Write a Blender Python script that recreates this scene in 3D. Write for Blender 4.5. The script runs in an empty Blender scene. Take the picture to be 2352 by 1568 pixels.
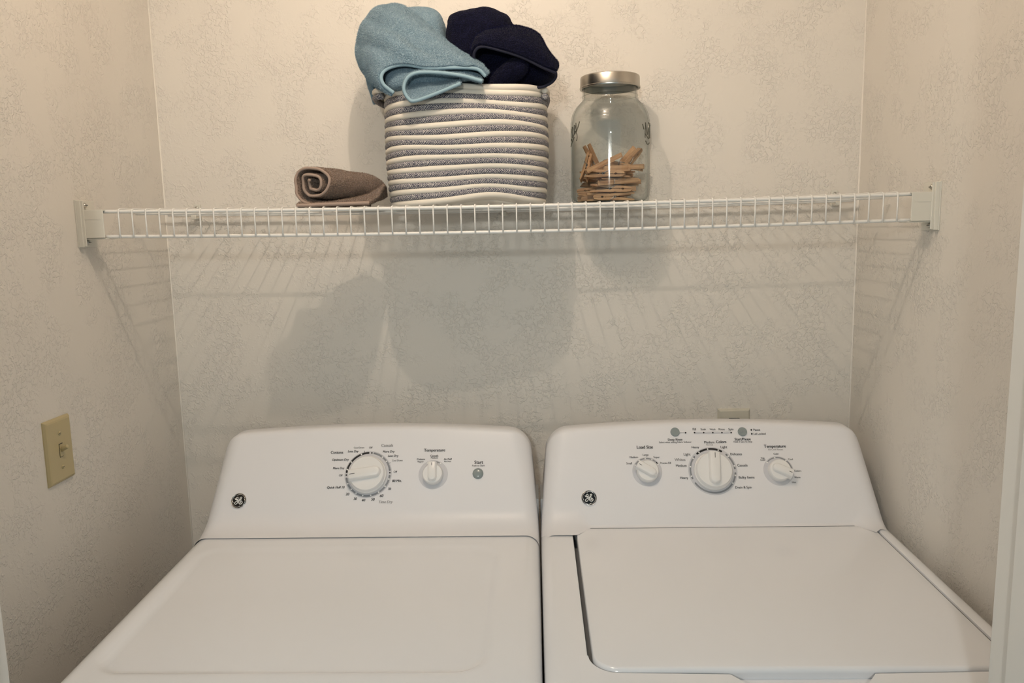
import bpy, math, random
from mathutils import Vector, Matrix, noise

sc = bpy.context.scene
random.seed(7)
Z0 = 1.53            # camera height above the floor; heights below are given relative to it

# ------------------------------------------------------------------ camera
PITCH, YAW, ROLL = -.1417, -.0294, -.0206
fwd = Vector((math.sin(YAW)*math.cos(PITCH), math.cos(YAW)*math.cos(PITCH), math.sin(PITCH)))
rgt = Vector((math.cos(YAW), -math.sin(YAW), 0))
upv = rgt.cross(fwd)
r2 = rgt*math.cos(ROLL) + upv*math.sin(ROLL)
u2 = -rgt*math.sin(ROLL) + upv*math.cos(ROLL)
cam = bpy.data.cameras.new('camera')
cam.sensor_width = 36.0
cam.lens = 1780/2352*36
cam.clip_start = .02
camo = bpy.data.objects.new('camera', cam)
sc.collection.objects.link(camo)
camo.matrix_world = Matrix(((r2.x, u2.x, -fwd.x, .0557), (r2.y, u2.y, -fwd.y, -1.7563), (r2.z, u2.z, -fwd.z, Z0), (0, 0, 0, 1)))
sc.camera = camo

# ------------------------------------------------------------------ world, lights, exposure
w = bpy.data.worlds.new('world'); sc.world = w; w.use_nodes = True
w.node_tree.nodes['Background'].inputs[0].default_value = (.70, .92, 1.0, 1)
w.node_tree.nodes['Background'].inputs[1].default_value = .335
def lamp(name, loc, power, col, radius):
    l = bpy.data.lights.new(name, 'POINT'); l.energy = power; l.color = col; l.shadow_soft_size = radius
    o = bpy.data.objects.new(name, l); o.location = (loc[0], loc[1], loc[2]+Z0); sc.collection.objects.link(o)
lamp('closet_ceiling_lamp', (-.08, -.81, .75), 8.7, (1.0, .83, .67), .006)
lamp('room_lamp', (-.15, -2.7, .34), 44.0, (.99, 1.0, .94), .06)
vs = sc.view_settings
vs.view_transform = 'Standard'; vs.look = 'None'; vs.gamma = 1.0; vs.use_curve_mapping = False; vs.exposure = 0.0

# ------------------------------------------------------------------ layout (metres)
DRYER_TEXT = [('Cottons', -0.365, -0.0503, 0.026, 'ink', 1, 0), ('Less Dry', -0.3305, -0.0484, 0.0225, 'ink', 1, 1), ('Cool Down', -0.319, -0.0406, 0.0222, 'ink', 0, 0), ('Off', -0.2939, -0.0409, 0.0073, 'ink', 0, 0), ('Casuals', -0.2592, -0.0365, 0.0251, 'grey', 1, 0), ('More Dry', -0.2552, -0.0499, 0.025, 'ink', 1, 1), ('Less Dry', -0.2452, -0.0592, 0.0224, 'ink', 1, 1), ('Cool Down', -0.236, -0.0693, 0.0223, 'ink', 0, 0), ('Off', -0.2386, -0.0934, 0.0075, 'ink', 0, 0), ('80 Min.', -0.2344, -0.1126, 0.0197, 'ink', 1, 1), ('70', -0.249, -0.1294, 0.0061, 'ink', 1, 1), ('60', -0.2643, -0.1433, 0.0071, 'ink', 1, 1), ('50', -0.2819, -0.1507, 0.0071, 'ink', 1, 1), ('40', -0.3013, -0.1522, 0.0071, 'ink', 1, 1), ('30', -0.3186, -0.1491, 0.0068, 'ink', 1, 1), ('20', -0.3354, -0.1392, 0.0071, 'ink', 1, 1), ('Quick Fluff 10', -0.3609, -0.125, 0.0363, 'ink', 1, 1), ('Off', -0.3526, -0.0997, 0.0075, 'ink', 0, 0), ('More Dry', -0.3584, -0.0844, 0.0241, 'ink', 1, 1), ('Optimum Dry', -0.3562, -0.0661, 0.0358, 'ink', 1, 1), ('Time Dry', -0.2549, -0.1562, 0.0289, 'grey', 1, 1), ('Temperature', -0.1583, -0.0481, 0.0444, 'ink', 1, 0), ('Casuals', -0.1584, -0.0601, 0.0166, 'ink', 1, 0), ('Medium', -0.1582, -0.0646, 0.0146, 'ink', 0, 0), ('Cottons', -0.1864, -0.0671, 0.0168, 'ink', 1, 0), ('Regular', -0.1865, -0.0723, 0.0128, 'ink', 0, 0), ('Air Fluff', -0.1298, -0.0678, 0.0168, 'ink', 1, 0), ('No Heat', -0.13, -0.0727, 0.0145, 'ink', 0, 0), ('Start', -0.0648, -0.0754, 0.0179, 'ink', 1, 0), ('Push to Start', -0.0652, -0.0822, 0.0264, 'ink', 0, 0)]
WASHER_TEXT = [('Load Size', 0.2824, -0.0473, 0.0335, 'ink', 1, 0), ('Small', 0.2474, -0.0813, 0.0115, 'ink', 0, 0), ('Medium', 0.258, -0.0684, 0.0173, 'ink', 0, 0), ('Large', 0.2826, -0.0637, 0.012, 'ink', 0, 0), ('Super', 0.3049, -0.069, 0.0124, 'ink', 0, 0), ('Precise Fill', 0.3225, -0.0815, 0.0221, 'ink', 0, 0), ('Deep Rinse', 0.3465, -0.0317, 0.0297, 'ink', 1, 0), ('Select when adding Fabric Softener', 0.3464, -0.0372, 0.0674, 'ink', 0, 0), ('Fill', 0.3887, -0.0098, 0.0067, 'ink', 0, 0), ('Soak', 0.4075, -0.01, 0.0112, 'ink', 0, 0), ('Wash', 0.4265, -0.0103, 0.0121, 'ink', 0, 0), ('Rinse', 0.4456, -0.0105, 0.0125, 'ink', 0, 0), ('Spin', 0.4648, -0.0108, 0.0103, 'ink', 0, 0), ('Pause', 0.5185, -0.0127, 0.0138, 'ink', 0, 0), ('Lid Locked', 0.5233, -0.0214, 0.0249, 'ink', 0, 0), ('Start/Pause', 0.4867, -0.0326, 0.0329, 'ink', 1, 0), ('Hold 3 Secs to Stop', 0.4867, -0.0382, 0.0382, 'ink', 0, 0), ('Colors', 0.4416, -0.0378, 0.0211, 'ink', 1, 0), ('Medium', 0.4168, -0.0384, 0.0211, 'ink', 0, 0), ('Normal', 0.4169, -0.0437, 0.0138, 'grey', 0, 0), ('Heavy', 0.3869, -0.0487, 0.0155, 'ink', 0, 0), ('Light', 0.4459, -0.0492, 0.0133, 'ink', 0, 0), ('Light', 0.3685, -0.0636, 0.0137, 'ink', 0, 0), ('Whites', 0.3527, -0.0748, 0.0221, 'grey', 1, 0), ('Delicates', 0.4694, -0.0644, 0.0238, 'ink', 0, 0), ('Medium', 0.3542, -0.0876, 0.0216, 'ink', 0, 0), ('Casuals', 0.4793, -0.0882, 0.0208, 'ink', 0, 0), ('Heavy', 0.3578, -0.113, 0.0162, 'ink', 0, 0), ('Bulky Items', 0.4849, -0.1136, 0.0316, 'ink', 0, 0), ('Drain & Spin', 0.476, -0.1341, 0.0329, 'ink', 0, 0), ('Temperature', 0.5512, -0.0487, 0.0446, 'ink', 1, 0), ('All Cold Rinses', 0.5513, -0.0556, 0.0308, 'grey', 0, 0), ('Cold', 0.5509, -0.065, 0.0097, 'ink', 0, 0), ('Cool', 0.5791, -0.0767, 0.0096, 'ink', 0, 0), ('Tap', 0.5225, -0.0733, 0.0075, 'ink', 0, 0), ('Cold', 0.5224, -0.0774, 0.0097, 'ink', 0, 0), ('Colors', 0.5903, -0.1012, 0.0139, 'ink', 0, 0), ('Warm', 0.5874, -0.1146, 0.0121, 'ink', 0, 0), ('Hot', 0.5792, -0.1247, 0.0078, 'ink', 0, 0)]
DRYER_POS = {'timer': (-0.2955, -0.0976), 'temperature': (-0.1594, -0.0999), 'start': (-0.0661, -0.0991), 'badge': (-0.5603, -0.1506)}
WASHER_POS = {'cycle': (0.4177, -0.0987), 'load': (0.2836, -0.0989), 'temperature': (0.5516, -0.1003), 'deep': (0.3477, -0.0153), 'startb': (0.488, -0.0165), 'badge': (0.1615, -0.1523), 'line0': (0.3568, -0.0168), 'line1': (0.3667, -0.017), 'linedot': (0.3696, -0.017), 'bar0': (0.3884, -0.017), 'bar1': (0.4651, -0.0181), 'd0': (0.3884, -0.017), 'd1': (0.4074, -0.0173), 'd2': (0.4264, -0.0176), 'd3': (0.4454, -0.0178), 'd4': (0.4646, -0.0181), 'pdot': (0.5071, -0.0126), 'ldot': (0.5071, -0.0212)}
BLUE_A = [[(-0.1895, -0.32, 0.2491), (-0.2073, -0.322, 0.2643), (-0.2098, -0.322, 0.2802), (-0.1974, -0.318, 0.2927), (-0.1685, -0.316, 0.2983), (-0.1257, -0.316, 0.2912), (-0.0748, -0.316, 0.2907), (-0.0398, -0.315, 0.2877), (-0.0239, -0.312, 0.2751)], [(-0.2108, -0.3, 0.2638), (-0.2286, -0.295, 0.2805), (-0.2349, -0.29, 0.3046), (-0.2157, -0.302, 0.3228), (-0.1725, -0.308, 0.3309), (-0.1298, -0.308, 0.3163), (-0.0792, -0.308, 0.3007), (-0.0425, -0.308, 0.2929), (-0.0233, -0.308, 0.2789)], [(-0.2273, -0.27, 0.2773), (-0.2506, -0.25, 0.3052), (-0.2572, -0.24, 0.3326), (-0.2367, -0.265, 0.3608), (-0.1849, -0.272, 0.3715), (-0.1389, -0.28, 0.3455), (-0.0886, -0.288, 0.3195), (-0.0488, -0.296, 0.3001), (-0.026, -0.3, 0.285)], [(-0.2449, -0.22, 0.2949), (-0.2679, -0.2, 0.3253), (-0.2751, -0.195, 0.359), (-0.2531, -0.205, 0.4026), (-0.2186, -0.21, 0.421), (-0.1739, -0.22, 0.4116), (-0.0975, -0.25, 0.3435), (-0.0557, -0.275, 0.3114), (-0.0311, -0.29, 0.2932)], [(-0.2546, -0.17, 0.3045), (-0.2716, -0.15, 0.3297), (-0.276, -0.14, 0.3571), (-0.2545, -0.15, 0.3959), (-0.2213, -0.15, 0.4198), (-0.1811, -0.16, 0.408), (-0.1099, -0.2, 0.3398), (-0.0655, -0.235, 0.3113), (-0.0395, -0.26, 0.2939)], [(-0.248, -0.17, 0.2584), (-0.2556, -0.14, 0.2633), (-0.2576, -0.12, 0.2666), (-0.2487, -0.11, 0.2679), (-0.2306, -0.11, 0.2675), (-0.193, -0.12, 0.265), (-0.1346, -0.16, 0.2572), (-0.0958, -0.2, 0.2499), (-0.0762, -0.23, 0.2447)]]
BLUE_B = [[(-0.0293, -0.331, 0.2635), (-0.0661, -0.331, 0.2741), (-0.1124, -0.331, 0.2805), (-0.1458, -0.331, 0.2806), (-0.1633, -0.331, 0.2713), (-0.1694, -0.331, 0.2535), (-0.1623, -0.331, 0.2376), (-0.1507, -0.331, 0.2328), (-0.1137, -0.331, 0.2439), (-0.0681, -0.331, 0.2607)], [(-0.03, -0.318, 0.2666), (-0.0672, -0.318, 0.2773), (-0.114, -0.318, 0.2838), (-0.1476, -0.318, 0.2846), (-0.1644, -0.318, 0.276), (-0.1689, -0.318, 0.2626), (-0.1623, -0.318, 0.2503), (-0.1505, -0.318, 0.2485), (-0.1149, -0.318, 0.2567), (-0.0691, -0.318, 0.2661)], [(-0.0329, -0.295, 0.2724), (-0.0692, -0.295, 0.2825), (-0.1167, -0.295, 0.2883), (-0.15, -0.295, 0.2892), (-0.1646, -0.295, 0.2834), (-0.1673, -0.295, 0.2758), (-0.1619, -0.295, 0.2711), (-0.1507, -0.295, 0.2708), (-0.1172, -0.295, 0.2723), (-0.071, -0.295, 0.2734)], [(-0.0405, -0.25, 0.2825), (-0.0731, -0.25, 0.2897), (-0.1221, -0.25, 0.294), (-0.1532, -0.25, 0.2948), (-0.1649, -0.25, 0.2904), (-0.1668, -0.25, 0.2842), (-0.162, -0.25, 0.2809), (-0.1521, -0.25, 0.2806), (-0.1225, -0.25, 0.2815), (-0.0815, -0.25, 0.2828)]]
BLUE_BACK = [(-0.2059, -0.135, 0.4341), (-0.1838, -0.135, 0.4401), (-0.1619, -0.135, 0.4411), (-0.1359, -0.135, 0.4355), (-0.1197, -0.135, 0.4234), (-0.1133, -0.135, 0.4066), (-0.1104, -0.135, 0.3873), (-0.1067, -0.135, 0.3663), (-0.1043, -0.135, 0.3326), (-0.11, -0.135, 0.2904), (-0.1721, -0.135, 0.2877), (-0.2015, -0.135, 0.3266), (-0.2079, -0.135, 0.3857)]
BLUE_FILL = [(-0.2104, -0.288, 0.2875), (-0.1973, -0.288, 0.2956), (-0.1691, -0.288, 0.2994), (-0.1254, -0.288, 0.293), (-0.0696, -0.288, 0.2908), (-0.0379, -0.288, 0.2846), (-0.035, -0.288, 0.2738), (-0.0782, -0.288, 0.2687), (-0.1505, -0.288, 0.2621), (-0.1924, -0.288, 0.2593), (-0.208, -0.288, 0.2705)]
NAVY_BACK = [(-0.1037, -0.16, 0.4034), (-0.0947, -0.16, 0.4163), (-0.0807, -0.16, 0.4232), (-0.0644, -0.16, 0.4252), (-0.0344, -0.16, 0.4268), (-0.0002, -0.16, 0.421), (0.0167, -0.16, 0.4132), (0.0216, -0.16, 0.4), (0.0219, -0.16, 0.3738), (0.0167, -0.16, 0.3327), (0.0096, -0.16, 0.283), (-0.0468, -0.16, 0.2794), (-0.0988, -0.16, 0.2857), (-0.1061, -0.16, 0.3276), (-0.1073, -0.16, 0.3731)]
NAVY_MASS = [(-0.0527, -0.2, 0.3359), (-0.0338, -0.2, 0.3483), (-0.0003, -0.2, 0.3474), (0.0415, -0.2, 0.3366), (0.0831, -0.2, 0.3178), (0.103, -0.2, 0.3003), (0.0995, -0.2, 0.285), (0.0782, -0.2, 0.2718), (0.0233, -0.2, 0.2691), (-0.0273, -0.2, 0.2736), (-0.0519, -0.2, 0.3019)]
NAVY_TOP = [[(-0.047, -0.285, 0.3084), (-0.0437, -0.292, 0.3243), (-0.0297, -0.297, 0.3311), (0.0032, -0.298, 0.3232), (0.0423, -0.297, 0.3104), (0.0775, -0.292, 0.2938), (0.1028, -0.285, 0.2839)], [(-0.0467, -0.272, 0.3265), (-0.0391, -0.282, 0.3424), (-0.0188, -0.288, 0.348), (0.0151, -0.29, 0.3421), (0.0544, -0.29, 0.329), (0.0849, -0.285, 0.3095), (0.104, -0.275, 0.2896)], [(-0.0458, -0.245, 0.3417), (-0.0361, -0.25, 0.3566), (-0.0122, -0.255, 0.3649), (0.0266, -0.255, 0.3661), (0.0635, -0.255, 0.3559), (0.0802, -0.25, 0.3342), (0.1018, -0.245, 0.305)], [(-0.0439, -0.2, 0.3485), (-0.0335, -0.2, 0.3619), (-0.0098, -0.2, 0.3701), (0.0254, -0.2, 0.3724), (0.0603, -0.2, 0.3618), (0.0767, -0.2, 0.3405), (0.0964, -0.2, 0.3078)], [(-0.0415, -0.17, 0.2908), (-0.0329, -0.17, 0.2906), (-0.0114, -0.17, 0.29), (0.023, -0.17, 0.2892), (0.0531, -0.17, 0.2884), (0.0702, -0.17, 0.288), (0.0874, -0.17, 0.2875)]]
NAVY_EDGE = [(0.1029, -0.282, 0.2845), (0.1023, -0.272, 0.2779), (0.0944, -0.265, 0.2701), (0.0798, -0.262, 0.264), (0.0685, -0.26, 0.2631)]
NAVY_ROLL = [((-0.0137, -0.258, 0.2584), 0.017), ((0.0007, -0.263, 0.2744), 0.018), ((0.019, -0.27, 0.2897), 0.0185), ((0.0377, -0.272, 0.2973), 0.019), ((0.0513, -0.268, 0.297), 0.018)]
TAUPE_TAIL = [[(-0.3763, -0.324, 0.0508), (-0.3497, -0.324, 0.051), (-0.3215, -0.324, 0.052), (-0.2938, -0.322, 0.0522), (-0.2706, -0.318, 0.0527), (-0.2529, -0.314, 0.0532), (-0.2452, -0.312, 0.0531)], [(-0.3752, -0.305, 0.0561), (-0.3467, -0.305, 0.0547), (-0.3146, -0.303, 0.0557), (-0.2825, -0.3, 0.0591), (-0.2591, -0.295, 0.0604), (-0.2422, -0.285, 0.0636), (-0.2314, -0.28, 0.0684)], [(-0.3745, -0.28, 0.0545), (-0.3418, -0.278, 0.0546), (-0.3101, -0.272, 0.0558), (-0.279, -0.268, 0.0626), (-0.2554, -0.26, 0.0698), (-0.2385, -0.25, 0.0797), (-0.2273, -0.245, 0.0896)], [(-0.3791, -0.25, 0.0538), (-0.3453, -0.25, 0.0531), (-0.3084, -0.245, 0.0533), (-0.2771, -0.24, 0.0578), (-0.254, -0.235, 0.0658), (-0.2385, -0.225, 0.0759), (-0.2279, -0.22, 0.0859)], [(-0.3875, -0.2, 0.0529), (-0.3499, -0.2, 0.053), (-0.3106, -0.2, 0.053), (-0.28, -0.2, 0.0558), (-0.258, -0.2, 0.0604), (-0.242, -0.2, 0.0669), (-0.2313, -0.2, 0.0735)]]

# ------------------------------------------------------------------ materials
def new_mat(name):
    m = bpy.data.materials.new(name); m.use_nodes = True
    nt = m.node_tree; b = nt.nodes['Principled BSDF']
    return m, nt, b
def N(nt, t, **kw):
    n = nt.nodes.new(t)
    for k, v in kw.items():
        if k in n.inputs: n.inputs[k].default_value = v
        else: setattr(n, k, v)
    return n
def L(nt, a, ao, b, bi): nt.links.new(a.outputs[ao], b.inputs[bi])
def plain(name, col, rough=.5, metal=0., spec=.5, coat=0.):
    m, nt, b = new_mat(name)
    b.inputs['Base Color'].default_value = (*col, 1); b.inputs['Roughness'].default_value = rough
    b.inputs['Metallic'].default_value = metal; b.inputs['Specular IOR Level'].default_value = spec
    b.inputs['Coat Weight'].default_value = coat
    return m
def fine(m, scale, dist, strength=.3):
    nt = m.node_tree; b = nt.nodes['Principled BSDF']
    tc = N(nt, 'ShaderNodeTexCoord'); n = N(nt, 'ShaderNodeTexNoise', Scale=scale, Detail=3.0)
    L(nt, tc, 'Object', n, 'Vector')
    bp = N(nt, 'ShaderNodeBump', Strength=strength, Distance=dist); L(nt, n, 'Fac', bp, 'Height'); L(nt, bp, 'Normal', b, 'Normal')
    return m

def wall_material():
    m, nt, b = new_mat('textured_wall_paint')
    b.inputs['Roughness'].default_value = .45
    b.inputs['Specular IOR Level'].default_value = .35
    tc = N(nt, 'ShaderNodeTexCoord')
    big = N(nt, 'ShaderNodeTexNoise', Scale=13.0, Detail=3.0, Roughness=.6)
    mid = N(nt, 'ShaderNodeTexNoise', Scale=122.0, Detail=2.5, Roughness=.55, Distortion=.9)
    sm = N(nt, 'ShaderNodeTexNoise', Scale=190.0, Detail=2.0)
    for n in (big, mid, sm): L(nt, tc, 'Object', n, 'Vector')
    def ramp(src, out, lo, hi):
        r = N(nt, 'ShaderNodeMapRange', interpolation_type='SMOOTHSTEP'); r.inputs['From Min'].default_value = lo; r.inputs['From Max'].default_value = hi
        L(nt, src, out, r, 'Value'); return r
    mask = ramp(big, 'Fac', .38, .60)              # knocked-down patches between smooth ones
    isl = ramp(mid, 'Fac', .47, .60)
    h = N(nt, 'ShaderNodeMath', operation='MULTIPLY'); L(nt, mask, 0, h, 0); L(nt, isl, 0, h, 1)
    a2 = N(nt, 'ShaderNodeMath', operation='MULTIPLY_ADD'); a2.inputs[1].default_value = .22; L(nt, sm, 'Fac', a2, 0); L(nt, h, 0, a2, 2)
    bp = N(nt, 'ShaderNodeBump', Strength=.8, Distance=.00105); L(nt, a2, 0, bp, 'Height'); L(nt, bp, 'Normal', b, 'Normal')
    cr = N(nt, 'ShaderNodeMix', data_type='RGBA'); cr.inputs['A'].default_value = (.745, .70, .635, 1); cr.inputs['B'].default_value = (.76, .72, .66, 1)
    L(nt, big, 'Fac', cr, 'Factor'); L(nt, cr, 'Result', b, 'Base Color')
    return m
def terry(name, c1, c2, sheen, nap=.0016):
    m, nt, b = new_mat(name)
    b.inputs['Roughness'].default_value = .95; b.inputs['Specular IOR Level'].default_value = .1
    b.inputs['Sheen Weight'].default_value = sheen; b.inputs['Sheen Roughness'].default_value = .6
    tc = N(nt, 'ShaderNodeTexCoord')
    n1 = N(nt, 'ShaderNodeTexNoise', Scale=520.0, Detail=3.0, Roughness=.6); n2 = N(nt, 'ShaderNodeTexVoronoi', Scale=430.0); n3 = N(nt, 'ShaderNodeTexNoise', Scale=70.0, Detail=2.0)
    for n in (n1, n2, n3): L(nt, tc, 'Object', n, 'Vector')
    a = N(nt, 'ShaderNodeMath', operation='MULTIPLY_ADD'); a.inputs[1].default_value = -.8; L(nt, n2, 'Distance', a, 0); L(nt, n1, 'Fac', a, 2)
    bp = N(nt, 'ShaderNodeBump', Strength=.9, Distance=nap); L(nt, a, 0, bp, 'Height'); L(nt, bp, 'Normal', b, 'Normal')
    s = N(nt, 'ShaderNodeMath', operation='MULTIPLY_ADD'); s.inputs[1].default_value = .5; L(nt, n3, 'Fac', s, 0); L(nt, a, 0, s, 2)
    mr = N(nt, 'ShaderNodeMapRange'); mr.inputs['From Min'].default_value = .25; mr.inputs['From Max'].default_value = .75; L(nt, s, 0, mr, 'Value')
    mx = N(nt, 'ShaderNodeMix', data_type='RGBA'); mx.inputs['A'].default_value = (*c1, 1); mx.inputs['B'].default_value = (*c2, 1)
    L(nt, mr, 0, mx, 'Factor'); L(nt, mx, 'Result', b, 'Base Color')
    return m
def rope_white():
    m, nt, b = new_mat('cotton_rope'); b.inputs['Roughness'].default_value = .9
    uv = N(nt, 'ShaderNodeUVMap'); mp = N(nt, 'ShaderNodeMapping'); mp.inputs['Rotation'].default_value = (0, 0, .9)
    L(nt, uv, 'UV', mp, 'Vector')
    wv = N(nt, 'ShaderNodeTexWave', Scale=24.0, Distortion=1.5, Detail=1.0); L(nt, mp, 'Vector', wv, 'Vector')
    bp = N(nt, 'ShaderNodeBump', Strength=.35, Distance=.001); L(nt, wv, 'Fac', bp, 'Height'); L(nt, bp, 'Normal', b, 'Normal')
    b.inputs['Base Color'].default_value = (.86, .80, .70, 1)
    return m
def rope_grey():
    m, nt, b = new_mat('braided_grey_rope'); b.inputs['Roughness'].default_value = .85
    uv = N(nt, 'ShaderNodeUVMap'); sp = N(nt, 'ShaderNodeSeparateXYZ'); L(nt, uv, 'UV', sp, 'Vector')
    # chevron braid: fold the direction across the cord, then take stripes along it
    pp = N(nt, 'ShaderNodeMath', operation='PINGPONG'); pp.inputs[1].default_value = .125; L(nt, sp, 'Y', pp, 0)
    k = N(nt, 'ShaderNodeMath', operation='MULTIPLY'); k.inputs[1].default_value = .052; L(nt, pp, 0, k, 0)
    s = N(nt, 'ShaderNodeMath', operation='ADD'); L(nt, sp, 'X', s, 0); L(nt, k, 0, s, 1)
    q = N(nt, 'ShaderNodeMath', operation='MULTIPLY'); q.inputs[1].default_value = 235.0; L(nt, s, 0, q, 0)
    nz = N(nt, 'ShaderNodeTexNoise', Scale=330.0, Detail=2.0); cb = N(nt, 'ShaderNodeCombineXYZ'); 
    yy = N(nt, 'ShaderNodeMath', operation='MULTIPLY'); yy.inputs[1].default_value = .04; L(nt, sp, 'Y', yy, 0)
    L(nt, sp, 'X', cb, 'X'); L(nt, yy, 0, cb, 'Y'); L(nt, cb, 0, nz, 'Vector')
    sh = N(nt, 'ShaderNodeMath', operation='MULTIPLY_ADD'); sh.inputs[1].default_value = 1.9; L(nt, nz, 'Fac', sh, 0); L(nt, q, 0, sh, 2)
    fr = N(nt, 'ShaderNodeMath', operation='PINGPONG'); fr.inputs[1].default_value = .5; L(nt, sh, 0, fr, 0)
    rp = N(nt, 'ShaderNodeValToRGB'); e = rp.color_ramp.elements
    e[0].position = .12; e[0].color = (.05, .055, .085, 1); e[1].position = .46; e[1].color = (.62, .585, .55, 1)
    x = rp.color_ramp.elements.new(.24); x.color = (.16, .16, .20, 1)
    d = N(nt, 'ShaderNodeMath', operation='MULTIPLY'); d.inputs[1].default_value = 1.0; L(nt, fr, 0, d, 0)
    L(nt, d, 0, rp, 'Fac'); L(nt, rp, 'Color', b, 'Base Color')
    bp = N(nt, 'ShaderNodeBump', Strength=.6, Distance=.0012); L(nt, fr, 0, bp, 'Height'); L(nt, bp, 'Normal', b, 'Normal')
    return m
def wood_material():
    m, nt, b = new_mat('birch_wood'); b.inputs['Roughness'].default_value = .6
    tc = N(nt, 'ShaderNodeTexCoord'); mp = N(nt, 'ShaderNodeMapping'); mp.inputs['Scale'].default_value = (22, 260, 260)
    oi = N(nt, 'ShaderNodeObjectInfo'); L(nt, tc, 'Object', mp, 'Vector'); 
    n = N(nt, 'ShaderNodeTexNoise', Scale=1.0, Detail=4.0, noise_dimensions='4D'); L(nt, mp, 'Vector', n, 'Vector')
    k = N(nt, 'ShaderNodeMath', operation='MULTIPLY'); k.inputs[1].default_value = 40.; L(nt, oi, 'Random', k, 0); L(nt, k, 0, n, 'W')
    rp = N(nt, 'ShaderNodeValToRGB'); e = rp.color_ramp.elements
    e[0].position = .3; e[0].color = (.30, .15, .07, 1); e[1].position = .72; e[1].color = (.60, .39, .22, 1)
    L(nt, n, 'Fac', rp, 'Fac')
    hs = N(nt, 'ShaderNodeHueSaturation'); mr = N(nt, 'ShaderNodeMapRange'); mr.inputs['To Min'].default_value = .8; mr.inputs['To Max'].default_value = 1.25
    L(nt, oi, 'Random', mr, 'Value'); L(nt, mr, 0, hs, 'Value'); L(nt, rp, 'Color', hs, 'Color'); L(nt, hs, 'Color', b, 'Base Color')
    return m
def glass_material():
    m, nt, b = new_mat('clear_jar_glass'); nt.nodes.remove(b)
    out = nt.nodes['Material Output']
    lw = N(nt, 'ShaderNodeLayerWeight', Blend=.5)
    rp = N(nt, 'ShaderNodeValToRGB'); e = rp.color_ramp.elements
    e[0].position = .55; e[0].color = (.957, .965, .96, 1); e[1].position = 1.0; e[1].color = (.30, .33, .31, 1)
    x = e.new(.86); x.color = (.84, .86, .85, 1)
    L(nt, lw, 'Facing', rp, 'Fac')
    tr = N(nt, 'ShaderNodeBsdfTransparent'); L(nt, rp, 'Color', tr, 'Color')
    gl = N(nt, 'ShaderNodeBsdfGlossy', Roughness=.075)
    pw = N(nt, 'ShaderNodeMath', operation='POWER'); pw.inputs[1].default_value = 4.0; L(nt, lw, 'Facing', pw, 0)
    ma = N(nt, 'ShaderNodeMath', operation='MULTIPLY_ADD'); ma.inputs[1].default_value = .45; ma.inputs[2].default_value = .035; L(nt, pw, 0, ma, 0)
    mx = N(nt, 'ShaderNodeMixShader'); L(nt, ma, 0, mx, 0); L(nt, tr, 0, mx, 1); L(nt, gl, 0, mx, 2); L(nt, mx, 0, out, 'Surface')
    return m
def brushed(name, col, rough):
    m = plain(name, col, rough, 1.0)
    m.node_tree.nodes['Principled BSDF'].inputs['Anisotropic'].default_value = .5
    return m

M_WALL = wall_material()
M_CEIL = plain('ceiling_paint', (.80, .78, .74), .8)
M_FLOOR = fine(plain('vinyl_floor', (.42, .36, .29), .5), 30, .0005)
M_CAULK = plain('highlit_corner_caulk', (.80, .755, .69), .35)  # lighter than the walls: the bead's highlight is put into its colour
M_TRIM = plain('trim_paint', (.80, .765, .71), .35)
M_ENAMEL = plain('white_enamel', (.82, .825, .845), .15, 0, .5)
M_CONSOLE = plain('white_console_plastic', (.81, .805, .825), .36, 0, .4)
M_KNOB = plain('white_knob_plastic', (.84, .83, .82), .28)
M_RINGG = plain('pale_grey_print', (.62, .62, .65), .4)
M_MIDG = plain('mid_grey_print', (.27, .28, .30), .45)
M_INK = plain('black_print', (.012, .012, .014), .45)
M_LGREY = plain('light_grey_print', (.33, .32, .32), .45)
M_WHITEDOT = plain('white_print', (.85, .85, .84), .4)
M_BUTTON = plain('grey_button_plastic', (.27, .31, .31), .2)
M_DARKGAP = plain('slot_shade_dark_handle', (.03, .03, .032), .6)  # near-black standing in for shade in slots and gaps; also the dark valve handle
M_GAPSHADE = plain('lid_gap_shade', (.30, .305, .31), .5)  # grey standing in for the shade inside the lid gap
M_CHROME = plain('bright_metal', (.80, .80, .80), .18, 1.0)
M_BLACK = plain('badge_black', (.008, .008, .008), .2)
M_VINYL = plain('white_vinyl_wire', (.80, .785, .75), .28)
M_BRKT = plain('white_bracket_plastic', (.70, .68, .61), .45)
M_SCREW = plain('zinc_screw', (.55, .54, .50), .35, 1.0)
M_IVORY = plain('ivory_plastic', (.50, .42, .235), .35)
M_OUTLET = plain('beige_outlet_plastic', (.60, .57, .48), .4)
M_STEEL = plain('galvanised_steel', (.55, .55, .55), .4, 1.0)
M_LIDM = brushed('brushed_lid_metal', (.50, .475, .43), .26)
M_GLASS = glass_material()
def letter_glass(name, tint):
    m, nt, b = new_mat(name); nt.nodes.remove(b); out = nt.nodes['Material Output']
    tr = N(nt, 'ShaderNodeBsdfTransparent'); tr.inputs[0].default_value = tint
    gl = N(nt, 'ShaderNodeBsdfGlossy', Roughness=.1); mx = N(nt, 'ShaderNodeMixShader'); mx.inputs[0].default_value = .08
    L(nt, tr, 0, mx, 1); L(nt, gl, 0, mx, 2); L(nt, mx, 0, out, 'Surface'); return m
M_EMB = letter_glass('embossed_glass', (.62, .62, .58, 1)); M_BASEGL = letter_glass('shadow_tint_base_glass', (.66, .69, .67, 1))  # letter tint stands in for dark refraction; base tint deepens the jar shadow
M_WOOD = wood_material()
M_BLUE = terry('light_blue_terry', (.17, .26, .325), (.285, .385, .45), .12)
M_BLUEHEM = fine(plain('light_blue_hem', (.26, .385, .455), .85), 900, .0006)
M_NAVY = terry('navy_terry', (.0025, .003, .012), (.009, .010, .034), .03)
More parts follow.
